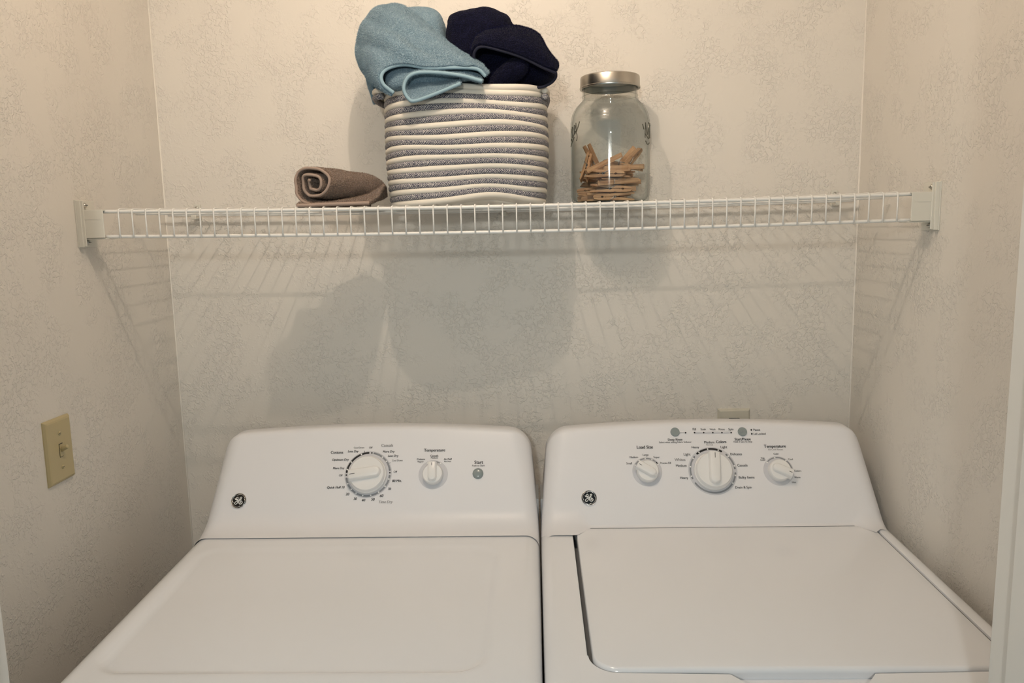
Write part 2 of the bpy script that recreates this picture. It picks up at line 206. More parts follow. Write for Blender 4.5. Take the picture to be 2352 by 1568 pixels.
M_NAVYHEM = fine(plain('navy_hem', (.006, .007, .024), .8), 900, .0006)
M_TAUPE = terry('taupe_terry', (.16, .105, .075), (.34, .245, .185), .3)
M_TAUPEHEM = fine(plain('taupe_hem', (.36, .27, .22), .85), 900, .0006)
def pile(name, c1, c2):
    m, nt, b = new_mat(name); b.inputs['Roughness'].default_value = 1.; b.inputs['Specular IOR Level'].default_value = .05
    g = N(nt, 'ShaderNodeNewGeometry'); mx = N(nt, 'ShaderNodeMix', data_type='RGBA'); mx.inputs['A'].default_value = (*c1, 1); mx.inputs['B'].default_value = (*c2, 1)
    L(nt, g, 'Random Per Island', mx, 'Factor'); L(nt, mx, 'Result', b, 'Base Color'); return m
M_BLUEPILE = pile('light_blue_pile', (.19, .285, .35), (.345, .45, .515))
M_NAVYPILE = pile('navy_pile', (.004, .005, .017), (.013, .014, .042))
M_TAUPEPILE = pile('taupe_pile', (.18, .125, .09), (.36, .265, .20))
M_ROPEW = rope_white()
M_ROPEG = rope_grey()
M_BRASS = plain('brass_valve', (.35, .26, .12), .4, 1.0)

# ------------------------------------------------------------------ object helpers
COL = sc.collection
ORG = {}
def root(name, label, cat, base, group=None, kind=None):
    o = bpy.data.objects.new(name, None); o.empty_display_size = .05
    o.location = (base[0], base[1], base[2]+Z0); COL.objects.link(o)
    o['label'] = label; o['category'] = cat
    if group: o['group'] = group
    if kind: o['kind'] = kind
    ORG[o] = Vector(base)
    return o
def mk(name, verts, faces, mat, parent=None, smooth=True, label=None, cat=None, kind=None, group=None, uvs=None, mats=None, fmat=None, autosmooth=None):
    vs_ = [Vector(v) for v in verts]
    if parent is not None: org = ORG[parent]
    else:
        xs = [v.x for v in vs_]; ys = [v.y for v in vs_]; zs = [v.z for v in vs_]
        org = Vector(((min(xs)+max(xs))/2, (min(ys)+max(ys))/2, min(zs)))
    me = bpy.data.meshes.new(name)
    me.from_pydata([v-org for v in vs_], [], faces)
    me.validate()
    for p in me.polygons: p.use_smooth = smooth
    for m_ in (mats or [mat]): me.materials.append(m_)
    if fmat:
        for p, i in zip(me.polygons, fmat): p.material_index = i
    if uvs:
        ul = me.uv_layers.new(name='UVMap')
        for lp in me.loops: ul.data[lp.index].uv = uvs[lp.vertex_index]
    if autosmooth: 
        try: me.set_sharp_from_angle(angle=math.radians(autosmooth))
        except Exception: pass
    o = bpy.data.objects.new(name, me); COL.objects.link(o)
    if parent is not None: o.parent = parent
    else: o.location = (org.x, org.y, org.z+Z0)
    ORG[o] = org
    if label: o['label'] = label
    if cat: o['category'] = cat
    if kind: o['kind'] = kind
    if group: o['group'] = group
    return o
def box(x0, x1, y0, y1, z0, z1):
    v = [(x, y, z) for z in (z0, z1) for y in (y0, y1) for x in (x0, x1)]
    return v, [(0, 2, 3, 1), (4, 5, 7, 6), (0, 1, 5, 4), (2, 6, 7, 3), (0, 4, 6, 2), (1, 3, 7, 5)]
def merge(*parts):
    V, F = [], []
    for v, f in parts:
        k = len(V); V += list(v); F += [tuple(i+k for i in t) for t in f]
    return V, F
def bevel_mod(o, width, seg=3, ang=40):
    m = o.modifiers.new('bevel', 'BEVEL'); m.width = width; m.segments = seg; m.limit_method = 'ANGLE'; m.angle_limit = math.radians(ang); m.harden_normals = False
    return o
def tube(pts, r, n=8, closed=False, cap=True):
    P = [Vector(p) for p in pts]; m = len(P); V, F = [], []
    rs = r if hasattr(r, '__len__') else [r]*m
    nrm = None
    for i in range(m):
        if closed: t = P[(i+1) % m]-P[i-1]
        else: t = P[min(i+1, m-1)]-P[max(i-1, 0)]
        t.normalize()
        if nrm is None:
            a = Vector((0, 0, 1)) if abs(t.z) < .9 else Vector((0, 1, 0))
            nrm = (a - t*a.dot(t)).normalized()
        else:
            nrm = (nrm - t*nrm.dot(t)).normalized()
        bn = t.cross(nrm)
        for j in range(n):
            a = 2*math.pi*j/n
            V.append(P[i] + (nrm*math.cos(a)+bn*math.sin(a))*rs[i])
    for i in range(m if closed else m-1):
        for j in range(n):
            a, b = i*n+j, i*n+(j+1) % n; c, d = ((i+1) % m)*n+(j+1) % n, ((i+1) % m)*n+j
            F.append((a, b, c, d))
    if cap and not closed:
        F.append(tuple(range(n))[::-1]); F.append(tuple(range((m-1)*n, m*n)))
    return V, F
def lathe(prof, c, n=48, cap_top=False, cap_bot=False):
    """profile (r, z) turned about a vertical axis at c"""
    V, F = [], []
    for r, z in prof:
        for j in range(n):
            a = 2*math.pi*j/n; V.append((c[0]+r*math.cos(a), c[1]+r*math.sin(a), z))
    for i in range(len(prof)-1):
        for j in range(n):
            F.append((i*n+j, i*n+(j+1) % n, (i+1)*n+(j+1) % n, (i+1)*n+j))
    if cap_bot: F.append(tuple(range(n))[::-1])
    if cap_top: F.append(tuple(range((len(prof)-1)*n, len(prof)*n)))
    return V, F
def catmull(P, k):
    """dense points through a list of vectors"""
    out = []; m = len(P)
    for i in range(m-1):
        p0 = P[i-1] if i > 0 else P[0]*2-P[1]; p1, p2 = P[i], P[i+1]; p3 = P[i+2] if i+2 < m else P[-1]*2-P[-2]
        for s in range(k):
            t = s/k
            out.append(.5*((2*p1)+(p2-p0)*t+(2*p0-5*p1+4*p2-p3)*t*t+(3*p1-p0-3*p2+p3)*t**3))
    out.append(P[-1].copy())
    return out
def net_surface(rows, ku, kv, amp=.003, freq=26., seed=0., edge_keep=True):
    R = [[Vector(p) for p in r] for r in rows]
    R = [catmull(r, ku) for r in R]
    cols = [catmull([r[j] for r in R], kv) for j in range(len(R[0]))]
    nu, nv = len(cols), len(cols[0])
    V = []
    for i in range(nv):
        for j in range(nu):
            p = cols[j][i].copy()
            f = min(1., i/(kv*.8)) if edge_keep else 1.
            q = p*freq+Vector((seed, seed*1.7, 0))
            p += noise.noise_vector(q)*amp*f + noise.noise_vector(q*3.1)*amp*.3*f
            V.append(p)
    F = [(i*nu+j, i*nu+j+1, (i+1)*nu+j+1, (i+1)*nu+j) for i in range(nv-1) for j in range(nu-1)]
    return V, F, V[:nu]
def inflate(outline, depth, rings=14, seg=6, amp=.004, freq=22., seed=0., flat=.5):
    """closed cushion-like fold: an outline in the x-z plane given real thickness front and back"""
    P = [Vector(p) for p in outline]; k = len(P)
    C = catmull(P+[P[0]], seg)[:-1]; m = len(C)
    c = sum(C, Vector())/m
    V, F = [], []
    for side in (-1, 1):
        for i in range(rings+1):
            t = i/rings; rr = math.sin(t*math.pi/2)**.9
            dy = depth*max(0., math.cos(t*math.pi/2))**flat
            for p in C:
                q = c+(p-c)*rr; q.y += side*dy
                V.append(q)
    nb = (rings+1)*m
    for s in (0, 1):
        o = s*nb
        for i in range(rings):
            for j in range(m):
                f = (o+i*m+j, o+i*m+(j+1) % m, o+(i+1)*m+(j+1) % m, o+(i+1)*m+j)
                F.append(f if s else f[::-1])
    V2 = []
    for v in V:
        q = v*freq+Vector((seed, 0, seed)); V2.append(v+noise.noise_vector(q)*amp+noise.noise_vector(q*2.7)*amp*.35)
    return V2, F
def solidify(o, t, offset=-1.):
    m = o.modifiers.new('thickness', 'SOLIDIFY'); m.thickness = t; m.offset = offset; m.use_even_offset = False
    return o

# ------------------------------------------------------------------ the closet shell
HW = .775
FL, CE = -Z0, .90
def struct(name, vf, mat, parent=None, kind='structure', **k):
    return mk(name, vf[0], vf[1], mat, parent, smooth=False, kind=kind, **k)
struct('floor', box(-2.2, 2.2, -3.4, .12, FL-.05, FL), M_FLOOR)
struct('wall_back', box(-HW-.12, HW+.12, 0, .12, FL, CE), M_WALL)
struct('wall_left', box(-HW-.12, -HW, -1.0, 0, FL, CE), M_WALL)
struct('wall_right', box(HW, HW+.12, -1.0, 0, FL, CE), M_WALL)
struct('ceiling', box(-HW-.12, HW+.12, -1.0, .12, CE, CE+.08), M_CEIL)
struct('wall_front', merge(box(-1.5, -.617, -1.0, -.885, FL, CE), box(.607, 1.5, -1.0, -.885, FL, CE), box(-.617, .607, -1.0, -.885, .53, CE)), M_WALL)
def jamb(name, x, s):
    a = box(min(x, x+s*.016), max(x, x+s*.016), -1.004, -.88, FL, .53)
    b = box(min(x-s*.009, x), max(x-s*.009, x), -.985, -.925, FL, .53)
    return bevel_mod(struct(name, merge(a, b), M_TRIM), .0025, 2)
jamb('trim_1', .591, 1); jamb('trim_2', -.6016, -1)
struct('trim_3', box(-.6016, .591, -1.004, -.88, .514, .53), M_TRIM)

for k_, sx_ in ((4, -1), (5, 1)):                                   # caulked inside corners, their highlight put into a lighter colour
    mk('trim_%d' % k_, *tube([(sx_*(HW-.0004), -.0004, FL), (sx_*(HW-.0004), -.0004, CE)], .0022, 8), M_CAULK, kind='structure')

# ------------------------------------------------------------------ washer and dryer
TH = math.radians(32)
UP = Vector((0, math.sin(TH), math.cos(TH))); NRM = Vector((0, -math.cos(TH), math.sin(TH)))
AX = Vector((0, -.153, -.413))
def zt(y): return -.594-.038*(-y-.293)
def face(u, v, h=0.): return AX+Vector((u, 0, 0))+UP*v+NRM*h
def console_profile(fr):
    """list of (point, normal, height fraction) from the base, up the face, over the top and down the back"""
    out = []
    g = math.radians(58)                       # face angle above horizontal
    zb = zt(-.28)+.0015
    yb = AX.y-(AX.z-zb)*math.tan(TH)           # face line meets the deck here
    t = fr*math.tan(g/2); cy, cz = yb-t, zb+fr
    for i in range(11):
        a = g*i/10
        out.append((Vector((0, cy+fr*math.sin(a), cz-fr*math.cos(a))), Vector((0, -math.sin(a), math.cos(a)))))
    fe = out[-1][0]; rt = .016
    top = AX-UP*.004
    for i in range(1, 9): out.append((fe.lerp(top, i/8), NRM.copy()))
    for i in range(1, 8):
        a = g*(1-i/8)                         # normal swings from the face normal to straight up
        out.append((top-NRM*rt+Vector((0, -math.sin(a), math.cos(a)))*rt, Vector((0, -math.sin(a), math.cos(a)))))
    tz = out[-1][0].z+.0004
    out.append((Vector((0, -.118, tz)), Vector((0, .25, .97))))
    out.append((Vector((0, -.110, tz-.006)), Vector((0, .8, .6))))
    out.append((Vector((0, -.108, tz-.02)), Vector((0, 1, 0))))
    out.append((Vector((0, -.108, zb-.02)), Vector((0, 1, 0))))
    z0, z1 = zb, tz
    m = len(out)
    return [(p, n.normalized() if i < m-4 else Vector((0, 0, 1. if i < m-1 else 0.)), min(1., max(0., (p.z-z0)/(z1-z0)))) for i, (p, n) in enumerate(out)]
def console(parent, x0, x1, frfun):
    xc = (x0+x1)/2; V, F = [], []
    st = []                                   # (base x, arc angle, side)
    for i in range(13): st.append((x0, math.pi/2*(1-i/12), -1))
    K = 44
    for i in range(1, K): st.append((x0+(x1-x0)*i/K, 0., 0))
    for i in range(13): st.append((x1, math.pi/2*i/12, 1))
    np_ = None
    for xb, a, s in st:
        xx = xb if s == 0 else xb-s*.03
        P = console_profile(frfun(xx)); np_ = len(P)
        tz_ = max(p.z for p, n, h in P)
        for jp, (p, n, h) in enumerate(P):
            R = .0275+.0165*h
            tap = .016*h
            T = p-n*R
            c0z = tz_-R; f0 = AX-NRM*R; c0 = f0+UP*((c0z-f0.z)/UP.z)     # where the rounded-in face meets the lowered top
            if jp > 18:
                T = Vector((0, max(p.y, c0.y), c0z)) if jp < np_-1 else p
            elif T.z > c0z: T = c0
            q = p+(Vector((0, T.y, T.z))-p)*(1-math.cos(a))
            if s: x = xb-s*(tap+R*(1-math.sin(a)))
            else:
                lo, hi = x0+tap+R, x1-tap-R
                x = lo+(hi-lo)*(xb-x0)/(x1-x0)
            arch = .0115*((x-xc)/.29)**2*h
            q = q-UP*arch
            V.append((x, q.y, q.z))
    ns = len(st)
    for i in range(ns-1):
        for j in range(np_-1):
            F.append((i*np_+j, (i+1)*np_+j, (i+1)*np_+j+1, i*np_+j+1))
    F.append(tuple(range(np_))); F.append(tuple(range((ns-1)*np_, ns*np_))[::-1])
    return mk('console', V, F, M_CONSOLE, parent, label='sloping white control console')
def face_disc(u, v, r0, r1, h0, h1, n=48, a0=0., a1=360., pts=None):
    """ring or disc on the console face from radius r0 to r1; angles clockwise from up"""
    full = abs(a1-a0) >= 359.9
    m = n if full else n+1; V, F = [], []
    for i in range(m):
        a = math.radians(a0+(a1-a0)*i/n)
        for r, h in ((r0, h0), (r0, h1), (r1, h1), (r1, h0)):
            V.append(face(u+r*math.sin(a), v+r*math.cos(a), h))
    for i in range(n):
        j = (i+1) % m
        for k in range(4):
            F.append((i*4+k, i*4+(k+1) % 4, j*4+(k+1) % 4, j*4+k))
    if not full:
        F.append((0, 1, 2, 3)); F.append(((m-1)*4+3, (m-1)*4+2, (m-1)*4+1, (m-1)*4))
    return V, F
def face_lathe(u, v, prof, n=40):
    V, F = [], []
    for r, h in prof:
        for i in range(n):
            a = 2*math.pi*i/n; V.append(face(u+r*math.sin(a), v+r*math.cos(a), h))
    for k in range(len(prof)-1):
        for i in range(n): F.append((k*n+i, k*n+(i+1) % n, (k+1)*n+(i+1) % n, (k+1)*n+i))
    F.append(tuple(range((len(prof)-1)*n, len(prof)*n)))
    return V, F
def dot(parent, u, v, r, mat, h=.0011, name='indicator_dot'):
    V, F = face_disc(u, v, .00001, r, .0002, h, 16)
    return mk(name, V, F, mat, parent, smooth=False)
def arc(parent, u, v, r0, r1, a0, a1, mat, h=.0009):
    V, F = face_disc(u, v, r0, r1, .0002, h, max(4, int(abs(a1-a0)/4)), a0, a1)
    V2, F2 = V, F
    rm = (r0+r1)/2; hw = (r1-r0)/2
    for a in (a0, a1):                       # rounded stroke ends
        t = math.radians(a); c = face_disc(u+rm*math.sin(t), v+rm*math.cos(t), .00001, hw, .0002, h, 14)
        V2, F2 = merge((V2, F2), c)
    return mk('dial_arc', V2, F2, mat, parent, smooth=False)
def stadium(u, v, ang, back, front, hw, h0, h1, flare=.0, n=10):
    """grip bar: rounded at the back end, cut square at the pointer end"""
    t = math.radians(ang); d = Vector((math.sin(t), math.cos(t))); s = Vector((d.y, -d.x))
    def loop(hwk, inset):
        L_ = []
        for i in range(n+1):
            a = math.pi*(i/n); L_.append(d*(-(back-hw)+0)+(-d*math.sin(a)+s*math.cos(a))*hwk)
        L_ = L_[::-1] if False else L_
        L_ += [d*(front-inset)-s*hwk, d*(front-inset)+s*hwk]
        return L_
    V, F = [], []
    lv = [(hw+flare, 0., h0), (hw+.0006, .0004, h1-.003), (hw-.0008, .0012, h1-.0006), (hw-.002, .0024, h1)]
    for hk, ins, h in lv:
        for p in loop(hk, ins): V.append(face(u+p.x, v+p.y, h))
    m = n+3
    for k in range(len(lv)-1):
        for i in range(m): F.append((k*m+i, k*m+(i+1) % m, (k+1)*m+(i+1) % m, (k+1)*m+i))
    F.append(tuple(range((len(lv)-1)*m, len(lv)*m)))
    return V, F
def knob(parent, name, u, v, R, ang, big, label):
    if big: prof = [(R*1.02, .0), (R*1.02, .006), (R*1.0, .0075), (R*.965, .008), (R*.955, .0085), (R*.94, .017), (R*.90, .019), (R*.02, .0195)]; hb, hw, top = .019, .0098, .0285
    else: prof = [(R*1.0, .0), (R*.99, .010), (R*.97, .0135), (R*.90, .0155), (R*.02, .016)]; hb, hw, top = .0155, .0078, .0245
    V, F = face_lathe(u, v, prof)
    k = mk(name, V, F, M_KNOB, parent, label=label, autosmooth=35)
    front = R*(.95 if big else 1.12)
    V, F = stadium(u, v, ang, R*.74, front, hw, hb-.008 if not big else hb-.002, top, .0025)
    mk('grip', V, F, M_KNOB, k, autosmooth=40)
    t = math.radians(ang); d = Vector((math.sin(t), math.cos(t))); s = Vector((d.y, -d.x))
    a, b = front-.0035, front-.0035-R*.28
    q = [d*a+s*.0005, d*b+s*.0005, d*b-s*.0005, d*a-s*.0005]
    V = [face(u+p.x, v+p.y, h) for h in (top-.001, top+.0003) for p in q]
    mk('pointer_mark', V, [(4, 5, 6, 7), (0, 1, 5, 4), (1, 2, 6, 5), (2, 3, 7, 6), (3, 0, 4, 7)], M_INK, k, smooth=False, label='black pointer line')
    return k
TEXTS = []
def lettering(parent, lst):
    for s, u, v, wd, col, bold, it in lst:
        cu = bpy.data.curves.new('lettering', 'FONT'); cu.body = s; cu.size = 1.; cu.align_x = 'CENTER'; cu.align_y = 'CENTER'
        cu.shear = .18 if it else 0.; cu.resolution_u = 3
        o = bpy.data.objects.new('lettering_source', cu); COL.objects.link(o); TEXTS.append((o, parent, s, u, v, wd, col, bold))
def bake_text():
    bpy.context.view_layer.update(); dg = bpy.context.evaluated_depsgraph_get()
    for o, parent, s, u, v, wd, col, bold in TEXTS:
        me = bpy.data.meshes.new_from_object(o.evaluated_get(dg))
        xs = [q.co.x for q in me.vertices]; ys = [q.co.y for q in me.vertices]
        k = wd/(max(xs)-min(xs)); xm = (max(xs)+min(xs))/2
        org = ORG[parent]
        cs = [q.co.copy() for q in me.vertices]; fs = [tuple(p.vertices) for p in me.polygons]; nv = len(cs)
        VV, FF = [], []
        for e, dx in enumerate((-.028, 0., .028) if bold else (-.011, .011)):      # stroke weight
            VV += [face(u+(c.x-xm+dx)*k, v+c.y*k*1.08, .0007+.00003*e)-org for c in cs]; FF += [tuple(i+e*nv for i in f) for f in fs]
        bpy.data.meshes.remove(me)
        me = bpy.data.meshes.new('lettering'); me.from_pydata(VV, [], FF)
        me.materials.clear(); me.materials.append(M_INK if col == 'ink' else M_LGREY)
        n = bpy.data.objects.new('lettering', me); COL.objects.link(n); n.parent = parent; ORG[n] = org
        n['label'] = ('black' if col == 'ink' else 'grey')+' printed wording on the console'
        cu = o.data; bpy.data.objects.remove(o); bpy.data.curves.remove(cu)
def badge(parent, u, v):
    R = .0155
    V, F = face_lathe(u, v, [(R, .0), (R, .0012), (R*.96, .0018), (R*.90, .0018)], 40)
    b = mk('badge', V, F, M_BLACK, parent, label='round black badge with silver script monogram')
    V, F = face_disc(u, v, R*.955, R*1.02, .0002, .0021, 48); mk('badge_ring', V, F, M_CHROME, b)
    for k in range(4):                        # four comma-shaped sweeps just inside the rim
        pts, rad = [], []
        for i in range(15):
            t = i/14; a = math.radians(-24+90*k+t*92); rr = R*(.74+.12*min(1, t*3.2))
            pts.append(face(u+rr*math.sin(a), v+rr*math.cos(a), .0020)); rad.append(R*.055*(1-.75*t) if t > .06 else R*.035)
        V, F = tube(pts, rad, 6); mk('badge_sweep', V, F, M_CHROME, b)
    def stroke(pp, r):
        P = catmull([Vector((x, y, 0)) for x, y in pp], 6)
        V, F = tube([face(u+p.x*R, v+p.y*R, .0021) for p in P], r*R, 6); mk('badge_letter', V, F, M_WHITEDOT, b)
    q = lambda l: [((x-735)/445., -(y-745)/445.) for x, y in l]
    stroke(q([(505, 600), (530, 660), (585, 690), (650, 660), (685, 610), (670, 545), (615, 545), (585, 600), (600, 660), (655, 690), (715, 640)]), .05)
    stroke(q([(600, 700), (660, 720), (690, 770), (680, 860), (620, 940), (550, 950), (515, 890), (560, 820), (640, 775), (740, 720), (790, 670), (830, 640)]), .055)
    stroke(q([(830, 640), (885, 610), (900, 555), (850, 535), (800, 580), (805, 650), (850, 700), (905, 700)]), .05)
    stroke(q([(850, 705), (790, 730), (750, 800), (770, 890), (840, 945), (920, 930), (960, 860), (930, 790), (870, 780), (830, 830), (880, 870)]), .06)
def rear_strips(parent, xa, xb, xs):
    V, F = merge(box(xs, xs+.010, -.205, -.112, -.72, -.553), box(xa+.02, xb-.02, -.115, -.110, FL+.05, -.50))
    mk('rear_panel', V, F, M_STEEL, parent, smooth=False, label='grey galvanised rear panel')
def xsamples(x0, x1, R, mid):
    out = []
    for i in range(9): out.append((x0+R*(1-math.cos(math.pi/2*i/8)), R*(1-math.sin(math.pi/2*i/8))))
    for i in range(1, mid): out.append((x0+R+(x1-x0-2*R)*i/mid, 0.))
    for i in range(9): out.append((x1-R+R*math.sin(math.pi/2*i/8), R*(1-math.cos(math.pi/2*i/8))))
    return out
def smooth(a, b, x):
    t = max(0., min(1., (x-a)/(b-a))); return t*t*(3-2*t)

# ---- dryer
DX0, DX1 = -.631, .0592
dryer = root('dryer', 'white clothes dryer with two dials and a smooth closed top, beside the washer', 'dryer', ((DX0+DX1)/2, -.46, FL))
def dryer_cabinet():
    xs = xsamples(DX0, DX1, .028, 110)
    yl = [(-.80+.03*(1-math.sin(math.pi/2*(1-i/8)))*0-.03*math.sin(math.pi/2*(1-i/8))+.03, .03*(1-math.cos(math.pi/2*(1-i/8)))) for i in range(9)]
    yl += [(-.77+(.77-.112)*i/110, 0.) for i in range(1, 111)]
    V, F = [], []; nx = len(xs)
    for y, dy in yl:
        for x, dx in xs:
            # shallow dished panel with rounded corners
            cx_, cy_, a, b, r = -.306, -.545, .290, .205, .05
            qx, qy = max(abs(x-cx_)-(a-r), 0), max(abs(y-cy_)-(b-r), 0)
            d = math.hypot(qx, qy)-r
            if y > cy_: d = max(d, 0) if d > 0 else d
            dish = .0075*(1-smooth(-.017, .001, d))*(1-.75*smooth(-.52, -.345, y))
            V.append((x, y, max(zt(y)-dx-dy-dish, zt(y)-.03)))
    ny = len(yl)
    F = [(i*nx+j, i*nx+j+1, (i+1)*nx+j+1, (i+1)*nx+j) for i in range(ny-1) for j in range(nx-1)]
    loop = [j for j in range(nx)]+[i*nx+nx-1 for i in range(1, ny)]+[(ny-1)*nx+j for j in range(nx-2, -1, -1)]+[i*nx for i in range(ny-2, 0, -1)]
    k = len(V)
    for i in loop: V.append((V[i][0], V[i][1], FL+.015))
    m = len(loop)
    for i in range(m): F.append((loop[i], k+i, k+(i+1) % m, loop[(i+1) % m]))
    return mk('cabinet', V, F, M_ENAMEL, dryer, label='white enamelled cabinet with a shallow dished top', autosmooth=50)
dryer_cabinet()
console(dryer, DX0, DX1, lambda x: .072)
rear_strips(dryer, DX0, DX1, DX1-.0105)
P = DRYER_POS
u, v = P['timer']
rg = mk('dial_ring', *face_disc(u, v, .0001, .0495, .0, .0006, 64), M_RINGG, dryer, smooth=False, label='pale grey ring printed round the timer dial')
arc(rg, u, v, .0435, .0475, -84, -3, M_INK); arc(rg, u, v, .0435, .0475, 13, 80, M_MIDG); arc(rg, u, v, .0435, .0475, 95, 259, M_MIDG)
for a in (-22, -55, -77, 38, 54, 104, 125, 147, 169, 190, 209, 226, 244):
    t = math.radians(a); dot(rg, u+.0455*math.sin(t), v+.0455*math.cos(t), .0016, M_WHITEDOT, .0013, 'dial_dot')
for a in (6, 87, -92):
    t = math.radians(a); dot(rg, u+.0455*math.sin(t), v+.0455*math.cos(t), .0016, M_INK, .0013, 'dial_dot')
for a, m_ in ((-13, M_INK), (62, M_MIDG)):
    mk('dial_tick', *face_disc(u, v, .047, .0515, .0002, .0009, 2, a-.5, a+.5), m_, rg, smooth=False)
knob(dryer, 'timer_knob', u, v-.002, .0385, 262, True, 'large white timer knob turned to the left')
u, v = P['temperature']
rg = mk('dial_ring', *face_disc(u, v, .0001, .0305, .0, .0006, 56), M_RINGG, dryer, smooth=False, label='pale grey ring printed round the temperature dial')
arc(rg, u, v, .0265, .0285, -28, 32, M_MIDG)
for a in (-28, 32):
    t = math.radians(a); dot(rg, u+.0275*math.sin(t), v+.0275*math.cos(t), .0015, M_WHITEDOT, .0013, 'dial_dot')
knob(dryer, 'temperature_knob', u, v-.001, .0212, -2, False, 'small white temperature knob pointing straight up')
u, v = P['start']
mk('start_button', *face_lathe(u, v, [(.0112, 0), (.0112, .002), (.0104, .0034), (.007, .0046), (.003, .0051), (.0001, .0052)], 32), M_BUTTON, dryer, label='round grey start button')
badge(dryer, *P['badge'])
lettering(dryer, DRYER_TEXT)

# ---- washer
WX0, WX1 = .0622, .753
washer = root('washer', 'white top-loading washer with three dials and a large flat lid, beside the dryer', 'washing machine', ((WX0+WX1)/2, -.46, FL))
LX0, LX1, LY0, LY1 = .1315, .7170, -.745, -.2705
def rr_loop(x0, x1, y0, y1, rf, rb, z, n=10, dz=0.):
    """rounded rectangle, radius rf at the front corners and rb at the back"""
    out = []
    for cx_, cy_, r, a0 in ((x1-rb, y1-rb, rb, 0), (x0+rb, y1-rb, rb, 90), (x0+rf, y0+rf, rf, 180), (x1-rf, y0+rf, rf, 270)):
        for i in range(n+1):
            a = math.radians(a0+90*i/n); x, y = cx_+r*math.cos(a), cy_+r*math.sin(a)
            out.append((x, y, (zt(y) if z is None else z)+dz))
    return out
def loops_mesh(loops, cap=False):
    V, F = [], []; m = len(loops[0])
    for l in loops: V += l
    for k in range(len(loops)-1):
        for i in range(m): F.append((k*m+i, k*m+(i+1) % m, (k+1)*m+(i+1) % m, (k+1)*m+i))
    if cap: F.append(tuple(range((len(loops)-1)*m, len(loops)*m)))
    return V, F
def washer_cabinet():
    lp = [rr_loop(WX0, WX1, -.805, -.112, .012, .012, FL+.015)]
    R = .022
    for i in range(9):
        a = math.pi/2*i/8; d = R*(1-math.cos(a)); lp.append(rr_loop(WX0+d, WX1-d, -.805+d, -.112, .012+d*.3, .012, None, dz=-R*(1-math.sin(a))))
    g = .0062
    def inner(e, dz, z=None): return rr_loop(LX0-g+e, LX1+g*.7-e, -.798+e, -.255-e, .012, .012, z, dz=dz)
    lp += [inner(-.004, -.0002), inner(-.001, -.001), inner(0, -.004), inner(0, -.030), inner(.03, -.034)]
    V, F = loops_mesh(lp, True); nl = len(lp[0])
    fm = [1 if i >= nl*(len(lp)-3) else 0 for i in range(len(F))]  # pocket walls and floor take the painted gap shade
    return mk('cabinet', V, F, M_ENAMEL, washer, label='white enamelled cabinet framing the lid', autosmooth=50, mats=[M_ENAMEL, M_GAPSHADE], fmat=fm)
washer_cabinet()
def washer_lid():
    lp = []
    rad = .0075
    lp.append(rr_loop(LX0+.002, LX1-.002, LY0+.002, LY1, .034, .012, None, dz=-.022))
    for i in range(8):
        a = math.pi/2*i/7; d = rad*(1-math.cos(a)); b = .003*(1-math.cos(a))
        lp.append(rr_loop(LX0+b, LX1-b, LY0+d, LY1-b, .036-d*.5, .012, None, dz=.0015-rad*(1-math.sin(a))))
    lp.append(rr_loop(LX0+.02, LX1-.02, LY0+.03, LY1-.02, .03, .012, None, dz=.0017))
    V, F = loops_mesh(lp, True)
    return mk('lid', V, F, M_ENAMEL, washer, label='large flat white lid', autosmooth=40)
washer_lid()
def front_rail(pts, label):
    m = len(pts)
    V = [(x, y, zt(y)-.03) for x, y in pts]+[(x, y, zt(y)+.00006) for x, y in pts]
    F = [(i, (i+1) % m, m+(i+1) % m, m+i) for i in range(m)]+[tuple(range(m))[::-1], tuple(range(m, 2*m))]
    o = mk('front_rail', V, F, M_ENAMEL, washer, autosmooth=50, label=label)
    return o
def lidcorner(cx_, cy_, r, a0, a1, n=7): return [(cx_+r*math.cos(math.radians(a0+(a1-a0)*i/n)), cy_+r*math.sin(math.radians(a0+(a1-a0)*i/n))) for i in range(n+1)]
gl = .006
front_rail([(LX0-.02, -.797), (.352, -.797), (.335, -.775), (.318, LY0-gl-.004)]+lidcorner(LX0+.036, LY0+.036, .036+gl, 270, 180)+[(LX0-.02, LY0+.036)], 'white front rail left of the finger recess')
front_rail([(.482, -.797), (LX1+.012, -.797), (LX1+.012, LY0+.036)]+lidcorner(LX1-.036, LY0+.036, .036+gl, 0, -90)+[(.516, LY0-gl-.004), (.499, -.775)], 'white front rail right of the finger recess')
mk('finger_recess', *box(.30, .535, -.800, -.735, zt(-.77)-.034, zt(-.77)-.014), M_CONSOLE, washer, smooth=False, label='recessed finger grip below the lid')
console(washer, WX0, WX1, lambda x: .072-.062*smooth(.112, .140, x)*(1-smooth(.708, .736, x)))
rear_strips(washer, WX0, WX1, WX0+.0005)
P = WASHER_POS
u, v = P['cycle']
rg = mk('dial_ring', *face_disc(u, v, .0001, .050, .0, .0006, 64), M_RINGG, washer, smooth=False, label='pale grey ring printed round the cycle dial')
arc(rg, u, v, .0440, .0480, -38, 28, M_INK); arc(rg, u, v, .0440, .0475, -110, -50, M_MIDG); arc(rg, u, v, .0440, .0475, 43, 85, M_MIDG); arc(rg, u, v, .0440, .0475, 97, 236, M_MIDG)
for a in (-32, -7.5, 20, -55, -79, -104, 49, 78, 103, 125):
    t = math.radians(a); dot(rg, u+.0459*math.sin(t), v+.0459*math.cos(t), .0016, M_WHITEDOT, .0013, 'dial_dot')
knob(washer, 'cycle_knob', u, v-.002, .0385, 4, True, 'large white cycle knob pointing straight up')
u, v = P['load']
rg = mk('dial_ring', *face_disc(u, v, .0001, .0305, .0, .0006, 56), M_RINGG, washer, smooth=False, label='pale grey ring printed round the load size dial')
arc(rg, u, v, .0265, .0287, -60, 40, M_MIDG); arc(rg, u, v, .0265, .0287, 46, 56, M_INK)
